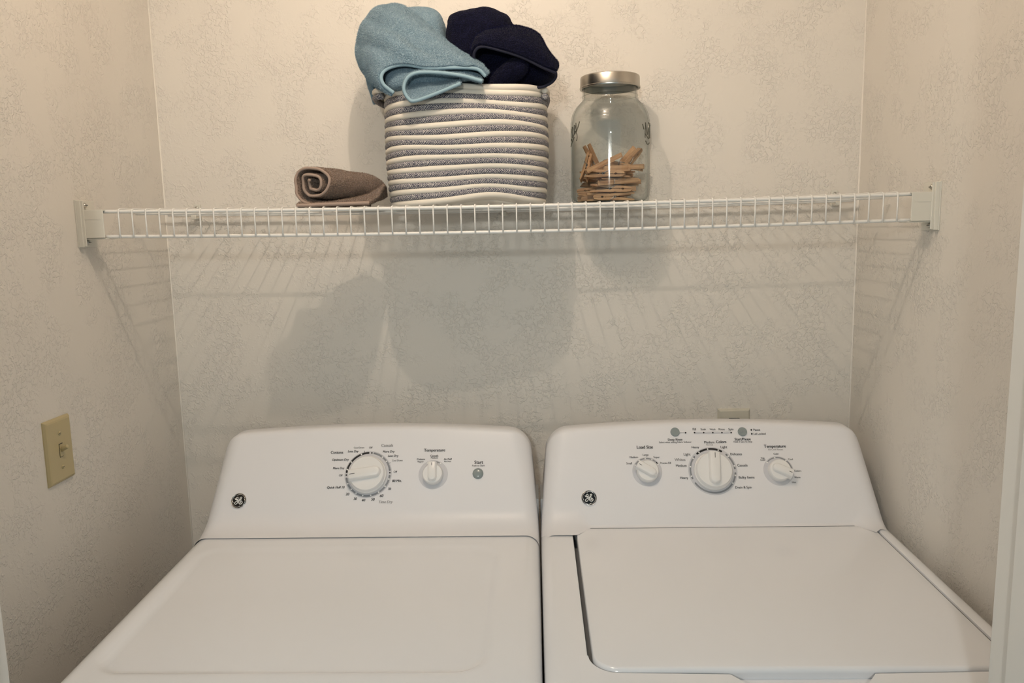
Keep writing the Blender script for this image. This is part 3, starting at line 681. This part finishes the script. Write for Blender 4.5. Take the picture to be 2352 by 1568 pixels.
for a in (-60, -34, -5, 24, 57):
    t = math.radians(a); dot(rg, u+.0276*math.sin(t), v+.0276*math.cos(t), .0015, M_WHITEDOT, .0013, 'dial_dot')
knob(washer, 'load_size_knob', u, v-.001, .0225, -58, False, 'small white load size knob pointing up and left')
u, v = P['temperature']
rg = mk('dial_ring', *face_disc(u, v, .0001, .0305, .0, .0006, 56), M_RINGG, washer, smooth=False, label='pale grey ring printed round the water temperature dial')
arc(rg, u, v, .0265, .0287, -50, 128, M_MIDG)
for a in (-50, -9, 40, 90, 110, 128):
    t = math.radians(a); dot(rg, u+.0276*math.sin(t), v+.0276*math.cos(t), .0015, M_WHITEDOT, .0013, 'dial_dot')
knob(washer, 'temperature_knob', u, v-.001, .0222, 114, False, 'small white temperature knob pointing right and down')
for nm, lb in (('deep', 'round grey deep rinse button'), ('startb', 'round grey start and pause button')):
    u, v = P[nm]
    b_ = mk('push_button', *face_lathe(u, v, [(.0095, 0), (.0095, .0022), (.0088, .003), (.0001, .0032)], 32), M_BUTTON, washer, label=lb, autosmooth=30)
    if nm == 'startb':
        V = [face(u-.0028, v+.002, .0034), face(u-.0028, v-.002, .0034), face(u+.0002, v, .0034)]
        V += [face(u+a, v+b, .0034) for a, b in ((.0012, .002), (.0012, -.002), (.0017, -.002), (.0017, .002), (.0024, .002), (.0024, -.002), (.0029, -.002), (.0029, .002))]
        mk('button_symbol', V, [(0, 1, 2), (3, 4, 5, 6), (7, 8, 9, 10)], M_MIDG, b_, smooth=False, label='play and pause symbol')
def face_rect(u0, u1, v, hw, mat, name, h=.0007):
    V = [face(u0, v-hw, h), face(u1, v-hw, h), face(u1, v+hw, h), face(u0, v+hw, h)]
    return mk(name, V, [(0, 1, 2, 3)], mat, washer, smooth=False)
face_rect(P['line0'][0], P['line1'][0], P['line0'][1], .0003, M_INK, 'printed_line')
face_rect(P['bar0'][0], P['bar1'][0], (P['bar0'][1]+P['bar1'][1])/2, .0019, M_RINGG, 'progress_bar')
for nm in ('linedot', 'd0', 'd1', 'd2', 'd3', 'd4', 'pdot', 'ldot'): dot(washer, *P[nm], .00165, M_INK, .0012)
badge(washer, *P['badge'])
lettering(washer, WASHER_TEXT)
bake_text()

# ------------------------------------------------------------------ wire shelf
def sag(x): return -.0065*max(0., 1-(x/.74)**2)
SZ = .0505                                    # front top rail, height of its axis
shelf = root('wire_shelf', 'long white vinyl-coated wire shelf across the alcove above the machines', 'shelf', (0, -.17, SZ-.05))
def rail(y, z, r, label, x0=-.758, x1=.758):
    pts = [(x0+(x1-x0)*i/40, y, z+sag(x0+(x1-x0)*i/40)) for i in range(41)]
    return mk('rail', *tube(pts, r, 10), M_VINYL, shelf, label=label)
rail(-.335, SZ, .0034, 'upper front rail'); rail(-.335, SZ-.0455, .0032, 'lower front rail')
rail(-.165, SZ-.0003, .0028, 'middle rail under the deck'); rail(-.022, SZ-.0003, .0030, 'rear rail along the wall')
NW = 57
for i in range(NW):
    x = -.7014+(1.4064)*i/(NW-1)
    s = sag(x); zt_ = SZ+.0034+.0012; yf = -.335-.0034-.0012
    pts = [(x, -.016, zt_+s-.0004), (x, -.10, zt_+s), (x, -.20, zt_+s), (x, -.328, zt_+s), (x, -.3345, zt_+s-.0003), (x, yf+.0008, SZ+s+.0026), (x, yf, SZ+s-.001), (x, yf, SZ+s-.025), (x, yf, SZ+s-.0485)]
    mk('wire', *tube(pts, .00145, 6), M_VINYL, shelf)

def end_bracket(sg, label):
    """sg = -1 on the left wall, +1 on the right"""
    X = lambda a: sg*(HW-a)                   # distance out from the wall
    def bx(a0, a1, y0, y1, z0, z1): x0, x1 = sorted((X(a0), X(a1))); return box(x0, x1, y0, y1, z0, z1)
    b = root('shelf_bracket', label, 'bracket', (sg*(HW-.02), -.325, -.0145), 'end brackets of the wire shelf')
    pl = mk('mounting_plate', *merge(bx(0, .0030, -.352, -.292, -.0145, .0715), bx(.0030, .0105, -.352, -.3475, -.0135, .0705), bx(.0030, .014, -.3475, -.3445, -.0125, .0695)), M_BRKT, b, smooth=False)
    bevel_mod(pl, .0008, 2)
    so = mk('socket', *merge(bx(.003, .0485, -.3465, -.3440, .0025, .0535), bx(.003, .0485, -.3440, -.305, .0510, .0535), bx(.003, .0510, -.3440, -.305, .0000, .0022), bx(.003, .016, -.344, -.305, .0022, .0510)), M_BRKT, b, smooth=False)
    bevel_mod(so, .0012, 3)
    w_ = .034
    mk('raised_mark', *bx(.010, .010+w_, -.3470, -.3464, .036, .0395), M_BRKT, b, smooth=False, label='faint moulded band')
    for z in (.0625, -.0055):
        P_ = [Vector((X(.0028), -.326, z)), Vector((X(.0055), -.326, z)), Vector((X(.0075), -.326, z)), Vector((X(.0085), -.326, z))]
        sv = mk('screw', *tube(P_, [.0048, .0048, .0036, .0012], 14), M_SCREW, b)
        mk('screw_slot', *bx(.0078, .0089, -.3295, -.3225, z-.0006, z+.0006), M_INK, sv, smooth=False)
    return b
end_bracket(-1, 'white plastic end bracket holding the shelf on the left wall')
end_bracket(1, 'white plastic end bracket holding the shelf on the right wall')
def wall_clip(x, label):
    c = root('shelf_clip', label, 'clip', (x, -.006, .030+sag(x)), 'wall clips behind the wire shelf')
    s = sag(x)
    o = mk('clip_body', *merge(box(x-.007, x+.007, -.006, 0, .040+s, .0745+s), box(x-.006, x+.006, -.0265, -.004, .0405+s, .0440+s), box(x-.006, x+.006, -.0285, -.0255, .0405+s, .0500+s)), M_BRKT, c, smooth=False); bevel_mod(o, .001, 2)
    mk('screw', *tube([(x, -.004, .066+s), (x, -.0075, .066+s), (x, -.0085, .066+s)], [.0042, .0042, .002], 12), M_SCREW, c)
wall_clip(-.699, 'small plastic shelf clip on the back wall near the left corner')
wall_clip(-.0077, 'small plastic shelf clip on the back wall behind the basket')
wall_clip(.7205, 'small plastic shelf clip on the back wall near the right corner')
DECK = SZ+.0034+.0024

# ------------------------------------------------------------------ rope basket
BX, BY, BA, BB = -.0705, -.170, .1555, .134
basket = root('rope_basket', 'cream and grey striped coiled rope basket full of towels on the shelf', 'basket', (BX, BY, DECK+sag(BX)))
BZ0 = DECK+sag(-.07)+.0006
NC = 22; PIT = .00985
def bpath(t, k, grow=0.):
    a = 2*math.pi*t
    h = k/(NC-1)
    wa = BA*(.955+.055*math.sin(min(1., h*1.35)*math.pi*.62)-.022*h)+grow; wb = BB*(.965+.03*math.sin(h*math.pi))+grow
    c, s = math.cos(a), math.sin(a); e = 2/3.0
    x = wa*math.copysign(abs(c)**e, c); y = wb*math.copysign(abs(s)**e, s)
    z = BZ0+.0055+k*PIT
    # slouched, hand-wound rows
    fr = max(0., -y/wb)
    hump = math.exp(-((x-.055)/.075)**2)*.0105*(1-h)**2*fr
    z += hump + .0022*math.sin(x*21+k*.45)*fr*(.4+.6*h) + .0012*math.sin(a*3+k*.8) - .0045*h*(x/BA)*fr*.7
    y += .004*math.sin(x*17+k*.35)*fr
    return Vector((BX+x, BY+y, z))
def coil(k, mat, r, name='coil', lab=None):
    m = 132
    P_ = [bpath(i/m, k) for i in range(m)]
    ln = sum((P_[i]-P_[i-1]).length for i in range(m)); n = 12
    V, F, UV = [], [], []
    d = 0.
    for i in range(m+1):
        p = P_[i % m]; t = (P_[(i+1) % m]-P_[(i-1) % m]).normalized(); nn = Vector((0, 0, 1)); nn = (nn-t*nn.dot(t)).normalized(); b_ = t.cross(nn)
        if i: d += (P_[i % m]-P_[i-1]).length
        for j in range(n+1):
            a = 2*math.pi*j/n; V.append(p+(nn*math.cos(a)*r*1.04+b_*math.sin(a)*r)); UV.append((d, j/n))
    for i in range(m):
        for j in range(n): F.append((i*(n+1)+j, (i+1)*(n+1)+j, (i+1)*(n+1)+j+1, i*(n+1)+j+1))
    return mk(name, V, F, mat, basket, uvs=UV, label=lab)
for k in range(NC):
    g = k % 2 == 0 and k < NC-1
    if k == 0: g = False
    if k == 1: g = True
    g = (k % 2 == 1) if k < NC-1 else False
    coil(k, M_ROPEG if g else M_ROPEW, .0060 if g else .0057, 'coil', 'braided grey rope coil' if g else 'cream cotton rope coil')
for f in (.93, .86, .79, .70, .6, .5, .4, .3, .2, .1):
    P_ = []
    for i in range(80):
        p = bpath(i/80, 0); P_.append((BX+(p.x-BX)*f, BY+(p.y-BY)*f, BZ0+.0048+(p.z-BZ0-.0055)*f))
    mk('base_coil', *tube(P_, .0048 if f > .75 else .0075, 8, closed=True), M_ROPEW, basket)
def handle(sg, out):
    for dz, mat, r in ((0, M_ROPEW, .0056), (-.0112, M_ROPEG, .0058)):
        zt2 = BZ0+.0055+(NC-1)*PIT+dz
        pts = []
        for i in range(25):
            t = i/24; y = BY-.085+.15*t; e = math.sin(math.pi*t)**.5
            pts.append((BX+sg*(BA*.975+out*e), y, zt2+.004*math.sin(math.pi*t)+(.0035 if sg < 0 else -.004)))
        m = len(pts); V, F = tube(pts, r, 10)
        UV = [((i//10)*.006, (i % 10)/10) for i in range(len(V))]
        mk('handle', V, F, mat, basket, uvs=UV)
handle(-1, .026); handle(1, .007)

# ------------------------------------------------------------------ towels
def towel_base(pts): return None
blue = root('blue_towel', 'folded light blue terry towel hanging over the front rim of the basket', 'towel', (-.13, -.22, .246))
V, F, hem = net_surface(BLUE_A, 10, 12, .0026, 24., 1.3)
nu_ = len(hem); dg_ = Vector((.80, 0, -.60))                    # soft diagonal drape folds
for i_, p_ in enumerate(V):
    row_ = i_//nu_; k_ = smooth(2, 16, row_)*(1-smooth(30, 46, row_))
    d_ = p_.x*.60+p_.z*.80
    V[i_] = p_+Vector((.25, -1, .25))*(.0075*math.sin(d_*2*math.pi/.047+noise.noise(p_*14)*1.6))*k_
solidify(mk('outer_fold', V, F, M_BLUE, blue), .0075, 1.)
mk('hem', *tube([p+Vector((0, -.002, 0)) for p in hem], .0034, 8), M_BLUEHEM, blue, label='smooth woven hem')
V, F, hem = net_surface(BLUE_B, 9, 10, .0016, 30., 4.1)
solidify(mk('inner_fold', V, F, M_BLUE, blue), .006, 0.)
mk('hem', *tube([p+Vector((0, -.0015, 0)) for p in hem], .0032, 8), M_BLUEHEM, blue, label='smooth woven hem')
mk('lining_fold', *inflate(BLUE_FILL, .022, 10, 6, .0022, 40., 6.), M_BLUE, blue)
mk('back_fold', *inflate(BLUE_BACK, .055, 14, 6, .004, 24., 3.), M_BLUE, blue)
navy = root('navy_towel', 'dark navy terry towel rolled upright at the back of the basket', 'towel', (.0, -.16, .246), 'navy towels in the basket')
mk('rolled_body', *inflate(NAVY_BACK, .058, 14, 6, .005, 20., 5., .42), M_NAVY, navy)
navy2 = root('navy_towel', 'crumpled dark navy terry towel spilling over the right side of the basket', 'towel', (.03, -.22, .246), 'navy towels in the basket')
V, F, hem = net_surface(NAVY_TOP, 10, 12, .003, 26., 8.)
solidify(mk('outer_fold', V, F, M_NAVY, navy2), .007, 1.)
mk('hem', *tube([p+Vector((0, -.001, -.001)) for p in hem]+catmull([Vector(p) for p in NAVY_EDGE], 6)[1:], .0028, 8), M_NAVYHEM, navy2, label='smooth navy hem')
mk('inner_fold', *inflate(NAVY_MASS, .062, 12, 6, .004, 26., 9.), M_NAVY, navy2)
P_ = catmull([Vector(p) for p, r in NAVY_ROLL], 8); rr = []
for i in range(len(P_)):
    t = i/(len(P_)-1); rr.append((.0165+.004*math.sin(t*2.6))*(1. if t < .8 else math.sqrt(max(.02, 1-((t-.8)/.205)**2))))
V, F = tube(P_, rr, 18)
V = [Vector(q)+noise.noise_vector(Vector(q)*40)*.002 for q in V]
mk('tucked_corner', V, F, M_NAVY, navy2)

# taupe towel: a flattened spiral roll lying front to back, with a loose tail
taupe = root('taupe_towel', 'taupe brown terry hand towel loosely rolled on the shelf left of the basket', 'towel', (-.31, -.25, DECK+sag(-.31)))
def spiral(n=150):
    out = []
    for i in range(n):
        t = i/(n-1); a = math.radians(-95-t*2.45*360)            # runs clockwise, from the underside round the left
        rad = 1.0-.82*t**.88
        x = .0455*rad*math.cos(a); z = .0368*rad*math.sin(a)
        x += .004*math.sin(a*2+1)*rad; z += .0016*math.sin(a*3)
        out.append(Vector((x, z)))
    return out
SP = spiral(); TC = Vector((-.3455, -.318, DECK+sag(-.33)+.0415)); AXIS = Vector((.56, .83, 0)).normalized(); SIDE = Vector((.985, -.17, 0)).normalized()
def taupe_roll():
    hw = .0023; V, F = [], []; n = len(SP); K = 22
    nrm = []
    for i in range(n):
        t = (SP[min(i+1, n-1)]-SP[max(i-1, 0)]).normalized(); nrm.append(Vector((-t.y, t.x)))
    for k in range(K+1):
        s = k/K; dpt = .150*s; taper = 1-.10*s-.22*max(0, s-.8)/.2*.6
        for sd in (-1, 1):
            for i in range(n):
                tk = hw*(1.15 if i < 60 else 1.)
                q = SP[i]+nrm[i]*tk*sd
                e = 1.
                p = TC+SIDE*q.x*taper+Vector((0, 0, q.y*taper))+AXIS*dpt
                p.z += .0368*(taper-1)
                wob = noise.noise_vector(p*38)*.0026+noise.noise_vector(p*110)*.0007
                if k == 0: p += AXIS*(.004*math.sin(i*.11)+.003*noise.noise(p*60))
                V.append(p+wob*(1 if k else .6))
    idx = lambda k, sd, i: (k*2+sd)*n+i
    for k in range(K):
        for sd in (0, 1):
            for i in range(n-1):
                f = (idx(k, sd, i), idx(k, sd, i+1), idx(k+1, sd, i+1), idx(k+1, sd, i)); F.append(f if sd else f[::-1])
        for i in (0, n-1): F.append((idx(k, 0, i), idx(k, 1, i), idx(k+1, 1, i), idx(k+1, 0, i)))
    for k in (0, K):
        for i in range(n-1): F.append((idx(k, 0, i), idx(k, 0, i+1), idx(k, 1, i+1), idx(k, 1, i)))
    mk('roll', V, F, M_TAUPE, taupe)
    hemp = [(V[idx(0, 0, i)]+V[idx(0, 1, i)])/2-AXIS*.001 for i in range(n)]
    mk('hem', *tube(hemp, .0027, 8), M_TAUPEHEM, taupe, label='pale stitched hem along the spiral edge')
taupe_roll()
V, F, hem = net_surface(TAUPE_TAIL, 10, 8, .0018, 40., 2.)
solidify(mk('loose_tail', V, F, M_TAUPE, taupe), .006, 1.)
mk('hem', *tube([p+Vector((0, -.001, .003)) for p in hem], .0034, 8), M_TAUPEHEM, taupe, label='pale stitched hem')

# looped pile standing off the towels: short fibres grown from the finished cloth surfaces
def nap(cloths, parent, mat, per_m2, ln, seed):
    rnd = random.Random(seed); bpy.context.view_layer.update(); dg = bpy.context.evaluated_depsgraph_get()
    V, F = [], []
    for o in cloths:
        e = o.evaluated_get(dg); me = e.to_mesh(); me.calc_loop_triangles(); org = ORG[o]
        for t in me.loop_triangles:
            n = t.area*per_m2; n = int(n)+(rnd.random() < n-int(n))
            if not n: continue
            a, b, c = (me.vertices[i].co for i in t.vertices); nr = t.normal
            for _ in range(n):
                r1, r2_ = rnd.random(), rnd.random()
                if r1+r2_ > 1: r1, r2_ = 1-r1, 1-r2_
                p = a+(b-a)*r1+(c-a)*r2_+org
                d = (nr+Vector((rnd.uniform(-1, 1), rnd.uniform(-1, 1), rnd.uniform(-1, 1)-.35))*.75).normalized()
                sd = d.cross(Vector((rnd.uniform(-1, 1), rnd.uniform(-1, 1), rnd.uniform(-1, 1)))).normalized()*.00036
                l = ln*rnd.uniform(.55, 1.15); k = len(V)
                V += [p-sd-nr*.0003, p+sd-nr*.0003, p+d*l]; F.append((k, k+1, k+2))
        e.to_mesh_clear()
    return mk('terry_pile', V, F, mat, parent, smooth=False, kind='stuff')
cl = lambda par: [o for o in par.children if not o.name.startswith('hem')]
nap(cl(blue), blue, M_BLUEPILE, 520000, .0030, 1)
nap(cl(navy), navy, M_NAVYPILE, 380000, .0030, 2)
nap(cl(navy2), navy2, M_NAVYPILE, 380000, .0030, 3)
nap(cl(taupe), taupe, M_TAUPEPILE, 420000, .0024, 4)

# ------------------------------------------------------------------ glass jar with clothespins
JX, JY = .2195, -.0955; JZ = DECK+sag(JX)
jar = root('glass_jar', 'large clear glass storage jar with a metal lid, partly filled with clothespins', 'jar', (JX, JY, JZ))
RO = .0815
outer = [(.0001, 0.), (.060, 0.), (.072, .001), (.0785, .006), (.0805, .016), (RO, .03), (RO, .156), (.0807, .170), (.0778, .184), (.0715, .196), (.0640, .2045), (.0588, .2095), (.0565, .2135), (.0562, .2175), (.0575, .2190), (.0575, .2205), (.0562, .2220), (.0560, .248)]
inner = [(.0538, .248), (.0537, .2160), (.0560, .2120), (.0610, .2065), (.0690, .1965), (.0750, .184), (.0780, .170), (.0788, .156), (.0788, .03), (.0775, .014), (.072, .008), (.060, .0065), (.0001, .006)]
def fine_prof(p, k=4):
    P_ = catmull([Vector((a, b, 0)) for a, b in p], k); return [(max(.0001, q.x), q.y) for q in P_]
V, F = lathe([(r, z+JZ) for r, z in fine_prof(outer, 3)+fine_prof(inner, 3)], (JX, JY), 72)
mk('jar_base', *lathe([(.0001, JZ+.0012), (.0765, JZ+.0012), (.0765, JZ+.0052), (.0001, JZ+.0052)], (JX, JY), 60), M_BASEGL, jar, smooth=False, label='greenish glass base disc tinted to deepen the jar shadow')  # disc added and tinted to darken the jar's shadow on the wall
mk('jar_body', V, F, M_GLASS, jar, label='clear glass body with rounded shoulders')
lz = .2345+JZ
V, F = lathe([(.0576, lz+.0005), (.0618, lz), (.0622, lz+.001), (.0622, lz+.003), (.0614, lz+.004), (.0610, lz+.0210), (.0602, lz+.0238), (.0580, lz+.0252), (.0540, lz+.0254), (.0530, lz+.0245), (.0001, lz+.0245)], (JX, JY), 72)
mk('lid', V, F, M_LIDM, jar, autosmooth=35, label='brushed metal screw lid')
V, F = lathe([(.0001, JZ+.2490), (.0568, JZ+.2490), (.0568, JZ+.252), (.0001, JZ+.252)], (JX, JY), 48)
V2_, F2_ = lathe([(.0573, lz+.0008), (.0573, JZ+.2490)], (JX, JY), 48); V, F = merge((V, F), (V2_, F2_))
mk('lid_lightener', V, F, M_BRKT, jar, smooth=False, label='pale lining added to lighten the inside of the lid')  # pale disc and sleeve added to brighten the dark lid interior
def jar_letters(strokes, a_c, label):
    """raised strokes wrapped on the glass; x is arc length from angle a_c (0 = towards the room)"""
    for st in strokes:
        P_ = catmull([Vector((x, z, 0)) for x, z in st], 5)
        pts = []
        for p in P_:
            a = a_c+p.x/RO; pts.append((JX+(RO+.0004)*math.sin(a), JY-(RO+.0004)*math.cos(a), JZ+p.y))
        mk('embossed_letter', *tube(pts, .0010, 6), M_EMB, jar, label=label)
S = .001
def sc_(l, ox, oz): return [[((x+ox)*S, (z+oz)*S) for x, z in st] for st in l]
jar_letters(sc_([[(2, 36), (3, 22), (2, 17), (6, 12), (6, 4), (3, 0)], [(15, 37), (9, 26), (3, 17)], [(-14, 8), (-6, 14), (1, 20)], [(-5, 32), (-6, 14)], [(-5, 32), (-1, 30), (-2, 24), (-6, 23), (-1, 14)], [(-17, 30), (-18, 8)], [(-17, 30), (-11, 27), (-17, 20), (-11, 10)], [(-26, 28), (-27, 4), (-20, 6)], [(-30, -8), (-14, 2), (-6, 8)]], 0, 128), math.radians(-64), 'raised lettering on the glass')
jar_letters(sc_([[(-12, 2), (-11, 32)], [(-11, 32), (-3, 10), (2, 16), (7, 34)], [(7, 34), (10, 3)], [(-22, 28), (-17, 18)], [(-12, 10), (4, 2), (10, 3)], [(18, 34), (20, 4)], [(-10, -4), (0, -10), (14, -6)], [(22, 30), (28, 30)]], 0, 128), math.radians(62), 'raised lettering on the glass')

# clothespins -------------------------------------------------------
def prong_mesh(sg):
    top = [(-.0415, .0078), (-.030, .0079), (-.004, .0072), (.006, .0066), (.0075, .0058), (.0095, .0058), (.011, .0066), (.030, .0060), (.0385, .0046), (.0415, .0024)]
    bot = [(.0415, .0004), (.0265, .0004), (.0255, .0016), (.0238, .0021), (.0221, .0016), (.0211, .0004), (.0175, .0004), (.0168, .0010), (.0160, .0004), (.002, .0004), (.0008, .0020), (-.002, .0026), (-.0048, .0020), (-.006, .0010), (-.0415, .0052)]
    pr = top+bot; m = len(pr); w_ = .0047
    V = [(x, y, sg*z) for y in (-w_, w_) for x, z in pr]
    F = [(i, (i+1) % m, m+(i+1) % m, m+i) for i in range(m)]+[tuple(range(m))[::-1], tuple(range(m, 2*m))]
    if sg < 0: F = [f[::-1] for f in F]
    me = bpy.data.meshes.new('prong'); me.from_pydata(V, [], F); me.validate(); me.materials.append(M_WOOD)
    return me
def spring_mesh():
    pts = [Vector((.0088, -.0035, .0066)), Vector((.0088, -.0054, .0064)), Vector((.003, -.0056, .0030))]
    for i in range(29):
        a = math.pi*.25+2*math.pi*3*i/28; pts.append(Vector((-.002+.0022*math.cos(a), -.0056+.0112*i/28, .0022*math.sin(a))))
    pts += [Vector((.003, .0056, -.0030)), Vector((.0088, .0054, -.0064)), Vector((.0088, -.0035, -.0066))]
    V, F = tube(pts, .00062, 5)
    me = bpy.data.meshes.new('spring'); me.from_pydata(V, [], F); me.materials.append(M_STEEL)
    for p in me.polygons: p.use_smooth = True
    return me
ME_A, ME_B, ME_S = prong_mesh(1), prong_mesh(-1), spring_mesh()
def pin(x, y, z, yaw, tilt=0., rollx=0., label=''):
    o = bpy.data.objects.new('clothespin', None); o.empty_display_size = .01; COL.objects.link(o)
    o.matrix_world = Matrix.Translation((JX+x, JY+y, JZ+z+Z0)) @ Matrix.Rotation(math.radians(yaw), 4, 'Z') @ Matrix.Rotation(math.radians(-tilt), 4, 'Y') @ Matrix.Rotation(math.radians(rollx), 4, 'X')
    o['label'] = label; o['category'] = 'clothespin'; o['group'] = 'wooden clothespins in the jar'
    for nm, me in (('prong', ME_A), ('prong', ME_B), ('spring', ME_S)):
        c = bpy.data.objects.new(nm, me); COL.objects.link(c); c.parent = o
lay = [(.0145, 4, 'wooden clothespin in the bottom layer of the jar'), (.0300, -3, 'wooden clothespin in the second layer up in the jar'), (.0455, 12, 'wooden clothespin in the third layer up in the jar'), (.0610, -22, 'wooden clothespin in the fourth layer up in the jar')]
for li, (h, yaw, lb) in enumerate(lay):
    for k in range(-4, 5):
        off = k*.0136
        if abs(off) > .060: continue
        if li == 3 and k % 3 == 1: continue
        flat = (k+li) % 3 == 1
        half = math.sqrt(.0765**2-(abs(off)+.008)**2)-.0425
        if half < 0: continue
        t = math.radians(yaw+random.uniform(-5, 5)*(1 if li else .3))
        along = random.uniform(-1, 1)*half if k > -4 else (-half*.9 if li % 2 == 0 else half*.6)
        flip = 180 if (k+li) % 2 == 0 else 0
        px_, py_ = along*math.cos(t)-off*math.sin(t), along*math.sin(t)+off*math.cos(t)
        pin(px_, py_, h+(-.002 if flat else 0), math.degrees(t)+flip, random.uniform(-4, 4) if li else 0, 90 if flat else random.uniform(-8, 8), lb)
top = [(-.016, -.035, .083, 12, 24, 90, 'pale clothespin leaning up towards the right on top of the pile in the jar'),
       (.024, -.043, .0725, 4, 2, 90, 'clothespin lying level across the right front of the pile in the jar'),
       (-.030, .018, .088, 20, -62, 60, 'clothespin standing nearly upright at the left back of the pile in the jar'),
       (.042, .010, .088, 35, 42, 20, 'clothespin tilted up at the right of the pile in the jar'),
       (.028, .030, .090, 15, 47, 75, 'clothespin tilted up steeply at the right back of the pile in the jar'),
       (.026, -.018, .0790, 150, 14, 90, 'clothespin on top of the pile with its tip towards the jar front right'),
       (-.048, -.006, .080, 70, 50, 90, 'clothespin standing against the left side of the jar'),
       (.004, .022, .0790, -35, 8, 90, 'clothespin lying on top in the middle of the pile in the jar')]
for a in top: pin(*a)

# ------------------------------------------------------------------ switch, outlet, valves
SY0, SY1, SZ0, SZ1 = -.5095, -.4355, -.4175, -.3035
sw = root('light_switch', 'ivory toggle light switch on the left wall', 'light switch', (-HW, (SY0+SY1)/2, SZ0))
yc, zc = (SY0+SY1)/2, (SZ0+SZ1)/2
def plate_loops(y0, y1, z0, z1, prof, wall):
    lp = []
    for ins, h in prof:
        l = []
        for sy, sz in ((-1, -1), (1, -1), (1, 1), (-1, 1)):
            l.append((y0+ins if sy < 0 else y1-ins, z0+ins if sz < 0 else z1-ins, h))
        lp.append([wall(*q) for q in l])
    return loops_mesh(lp, True)
wl = lambda y, z, h: (-HW+h, y, z)
pl = mk('wall_plate', *plate_loops(SY0, SY1, SZ0, SZ1, [(0, 0), (.0004, .002), (.003, .0052), (.006, .0062)], wl), M_IVORY, sw, smooth=False, label='ivory bevelled cover plate'); bevel_mod(pl, .001, 2)
mk('slot', *box(-HW+.0058, -HW+.0066, yc-.0052, yc+.0052, zc-.012, zc+.012), M_DARKGAP, sw, smooth=False, label='dark patch standing in for the shaded toggle slot')  # dark box on the plate, painted shade round the toggle
mk('toggle_base', *box(-HW+.006, -HW+.0076, yc-.0047, yc+.0047, zc-.0108, zc+.0108), M_IVORY, sw, smooth=False)
tg = mk('toggle', *tube([(-HW+.005, yc, zc+.000), (-HW+.011, yc, zc+.003), (-HW+.0175, yc, zc+.0065), (-HW+.0188, yc, zc+.0072)], [.0040, .0040, .0039, .0028], 12), M_IVORY, sw, label='ivory toggle lever pushed up')
for dz in (.030, -.030):
    s_ = mk('screw', *tube([(-HW+.0058, yc, zc+dz), (-HW+.0070, yc, zc+dz), (-HW+.0076, yc, zc+dz)], [.0036, .0034, .002], 14), M_IVORY, sw)
    mk('screw_slot', *box(-HW+.0074, -HW+.0078, yc-.0026, yc+.0026, zc+dz-.0004, zc+dz+.0004), M_DARKGAP, s_, smooth=False)
out = root('power_outlet', 'beige wall outlet plate just above the washer console', 'outlet', (.511, 0, -.531))
wb_ = lambda x, z, h: (x, -h, z)
V, F = plate_loops(.474, .548, -.531, -.4145, [(0, 0), (.0004, .002), (.003, .0052), (.0055, .0062)], wb_); F = [f[::-1] for f in F]
bevel_mod(mk('wall_plate', V, F, M_OUTLET, out, smooth=False), .001, 2)
for zc2 in (-.4505, -.4945):
    l = []
    for x, z in ((-.0105, -.0135), (.0105, -.0135), (.0165, -.006), (.0165, .006), (.0105, .0135), (-.0105, .0135), (-.0165, .006), (-.0165, -.006)): l.append((.511+x, z+zc2))
    V = [(x, -.0055, z) for x, z in l]+[(x, -.0080, z) for x, z in l]; m = 8
    rc = mk('receptacle', V, [(i, (i+1) % m, m+(i+1) % m, m+i) for i in range(m)]+[tuple(range(m, 2*m))], M_OUTLET, out, smooth=False)
    mk('receptacle_gap', [(.511+(x-.511)*1.09, -.0064, zc2+(z-zc2)*1.09) for x, z in l], [tuple(range(8))], M_DARKGAP, rc, smooth=False)  # dark sheet painted in for the shaded gap round the receptacle
    mk('plug_hole', *lathe([(.0001, -.0086), (.008, -.0086)], (0, 0), 16), M_DARKGAP, rc, smooth=False) if False else None
    mk('plug_slot', *merge(box(.511-.009, .511+.009, -.0086, -.0078, zc2+.0035, zc2+.0100)), M_DARKGAP, rc, smooth=False)
def valve(x, label, mat):
    c = root('water_valve', label, 'valve', (x, -.03, -.52), 'water valves behind the washer')
    mk('valve_body', *tube([(x, 0, -.49), (x, -.02, -.49), (x, -.034, -.492), (x, -.04, -.51), (x, -.04, -.53)], .011, 12), M_BRASS, c)
    h = mk('valve_handle', *merge(box(x-.019, x+.019, -.036, -.014, -.4445, -.4385), box(x-.004, x+.004, -.028, -.022, -.492, -.4445)), mat, c, smooth=False); bevel_mod(h, .002, 2)
valve(.3865, 'dark water valve handle just showing above the washer console', M_DARKGAP)
valve(.621, 'beige water valve handle just showing above the washer console', M_BRKT)
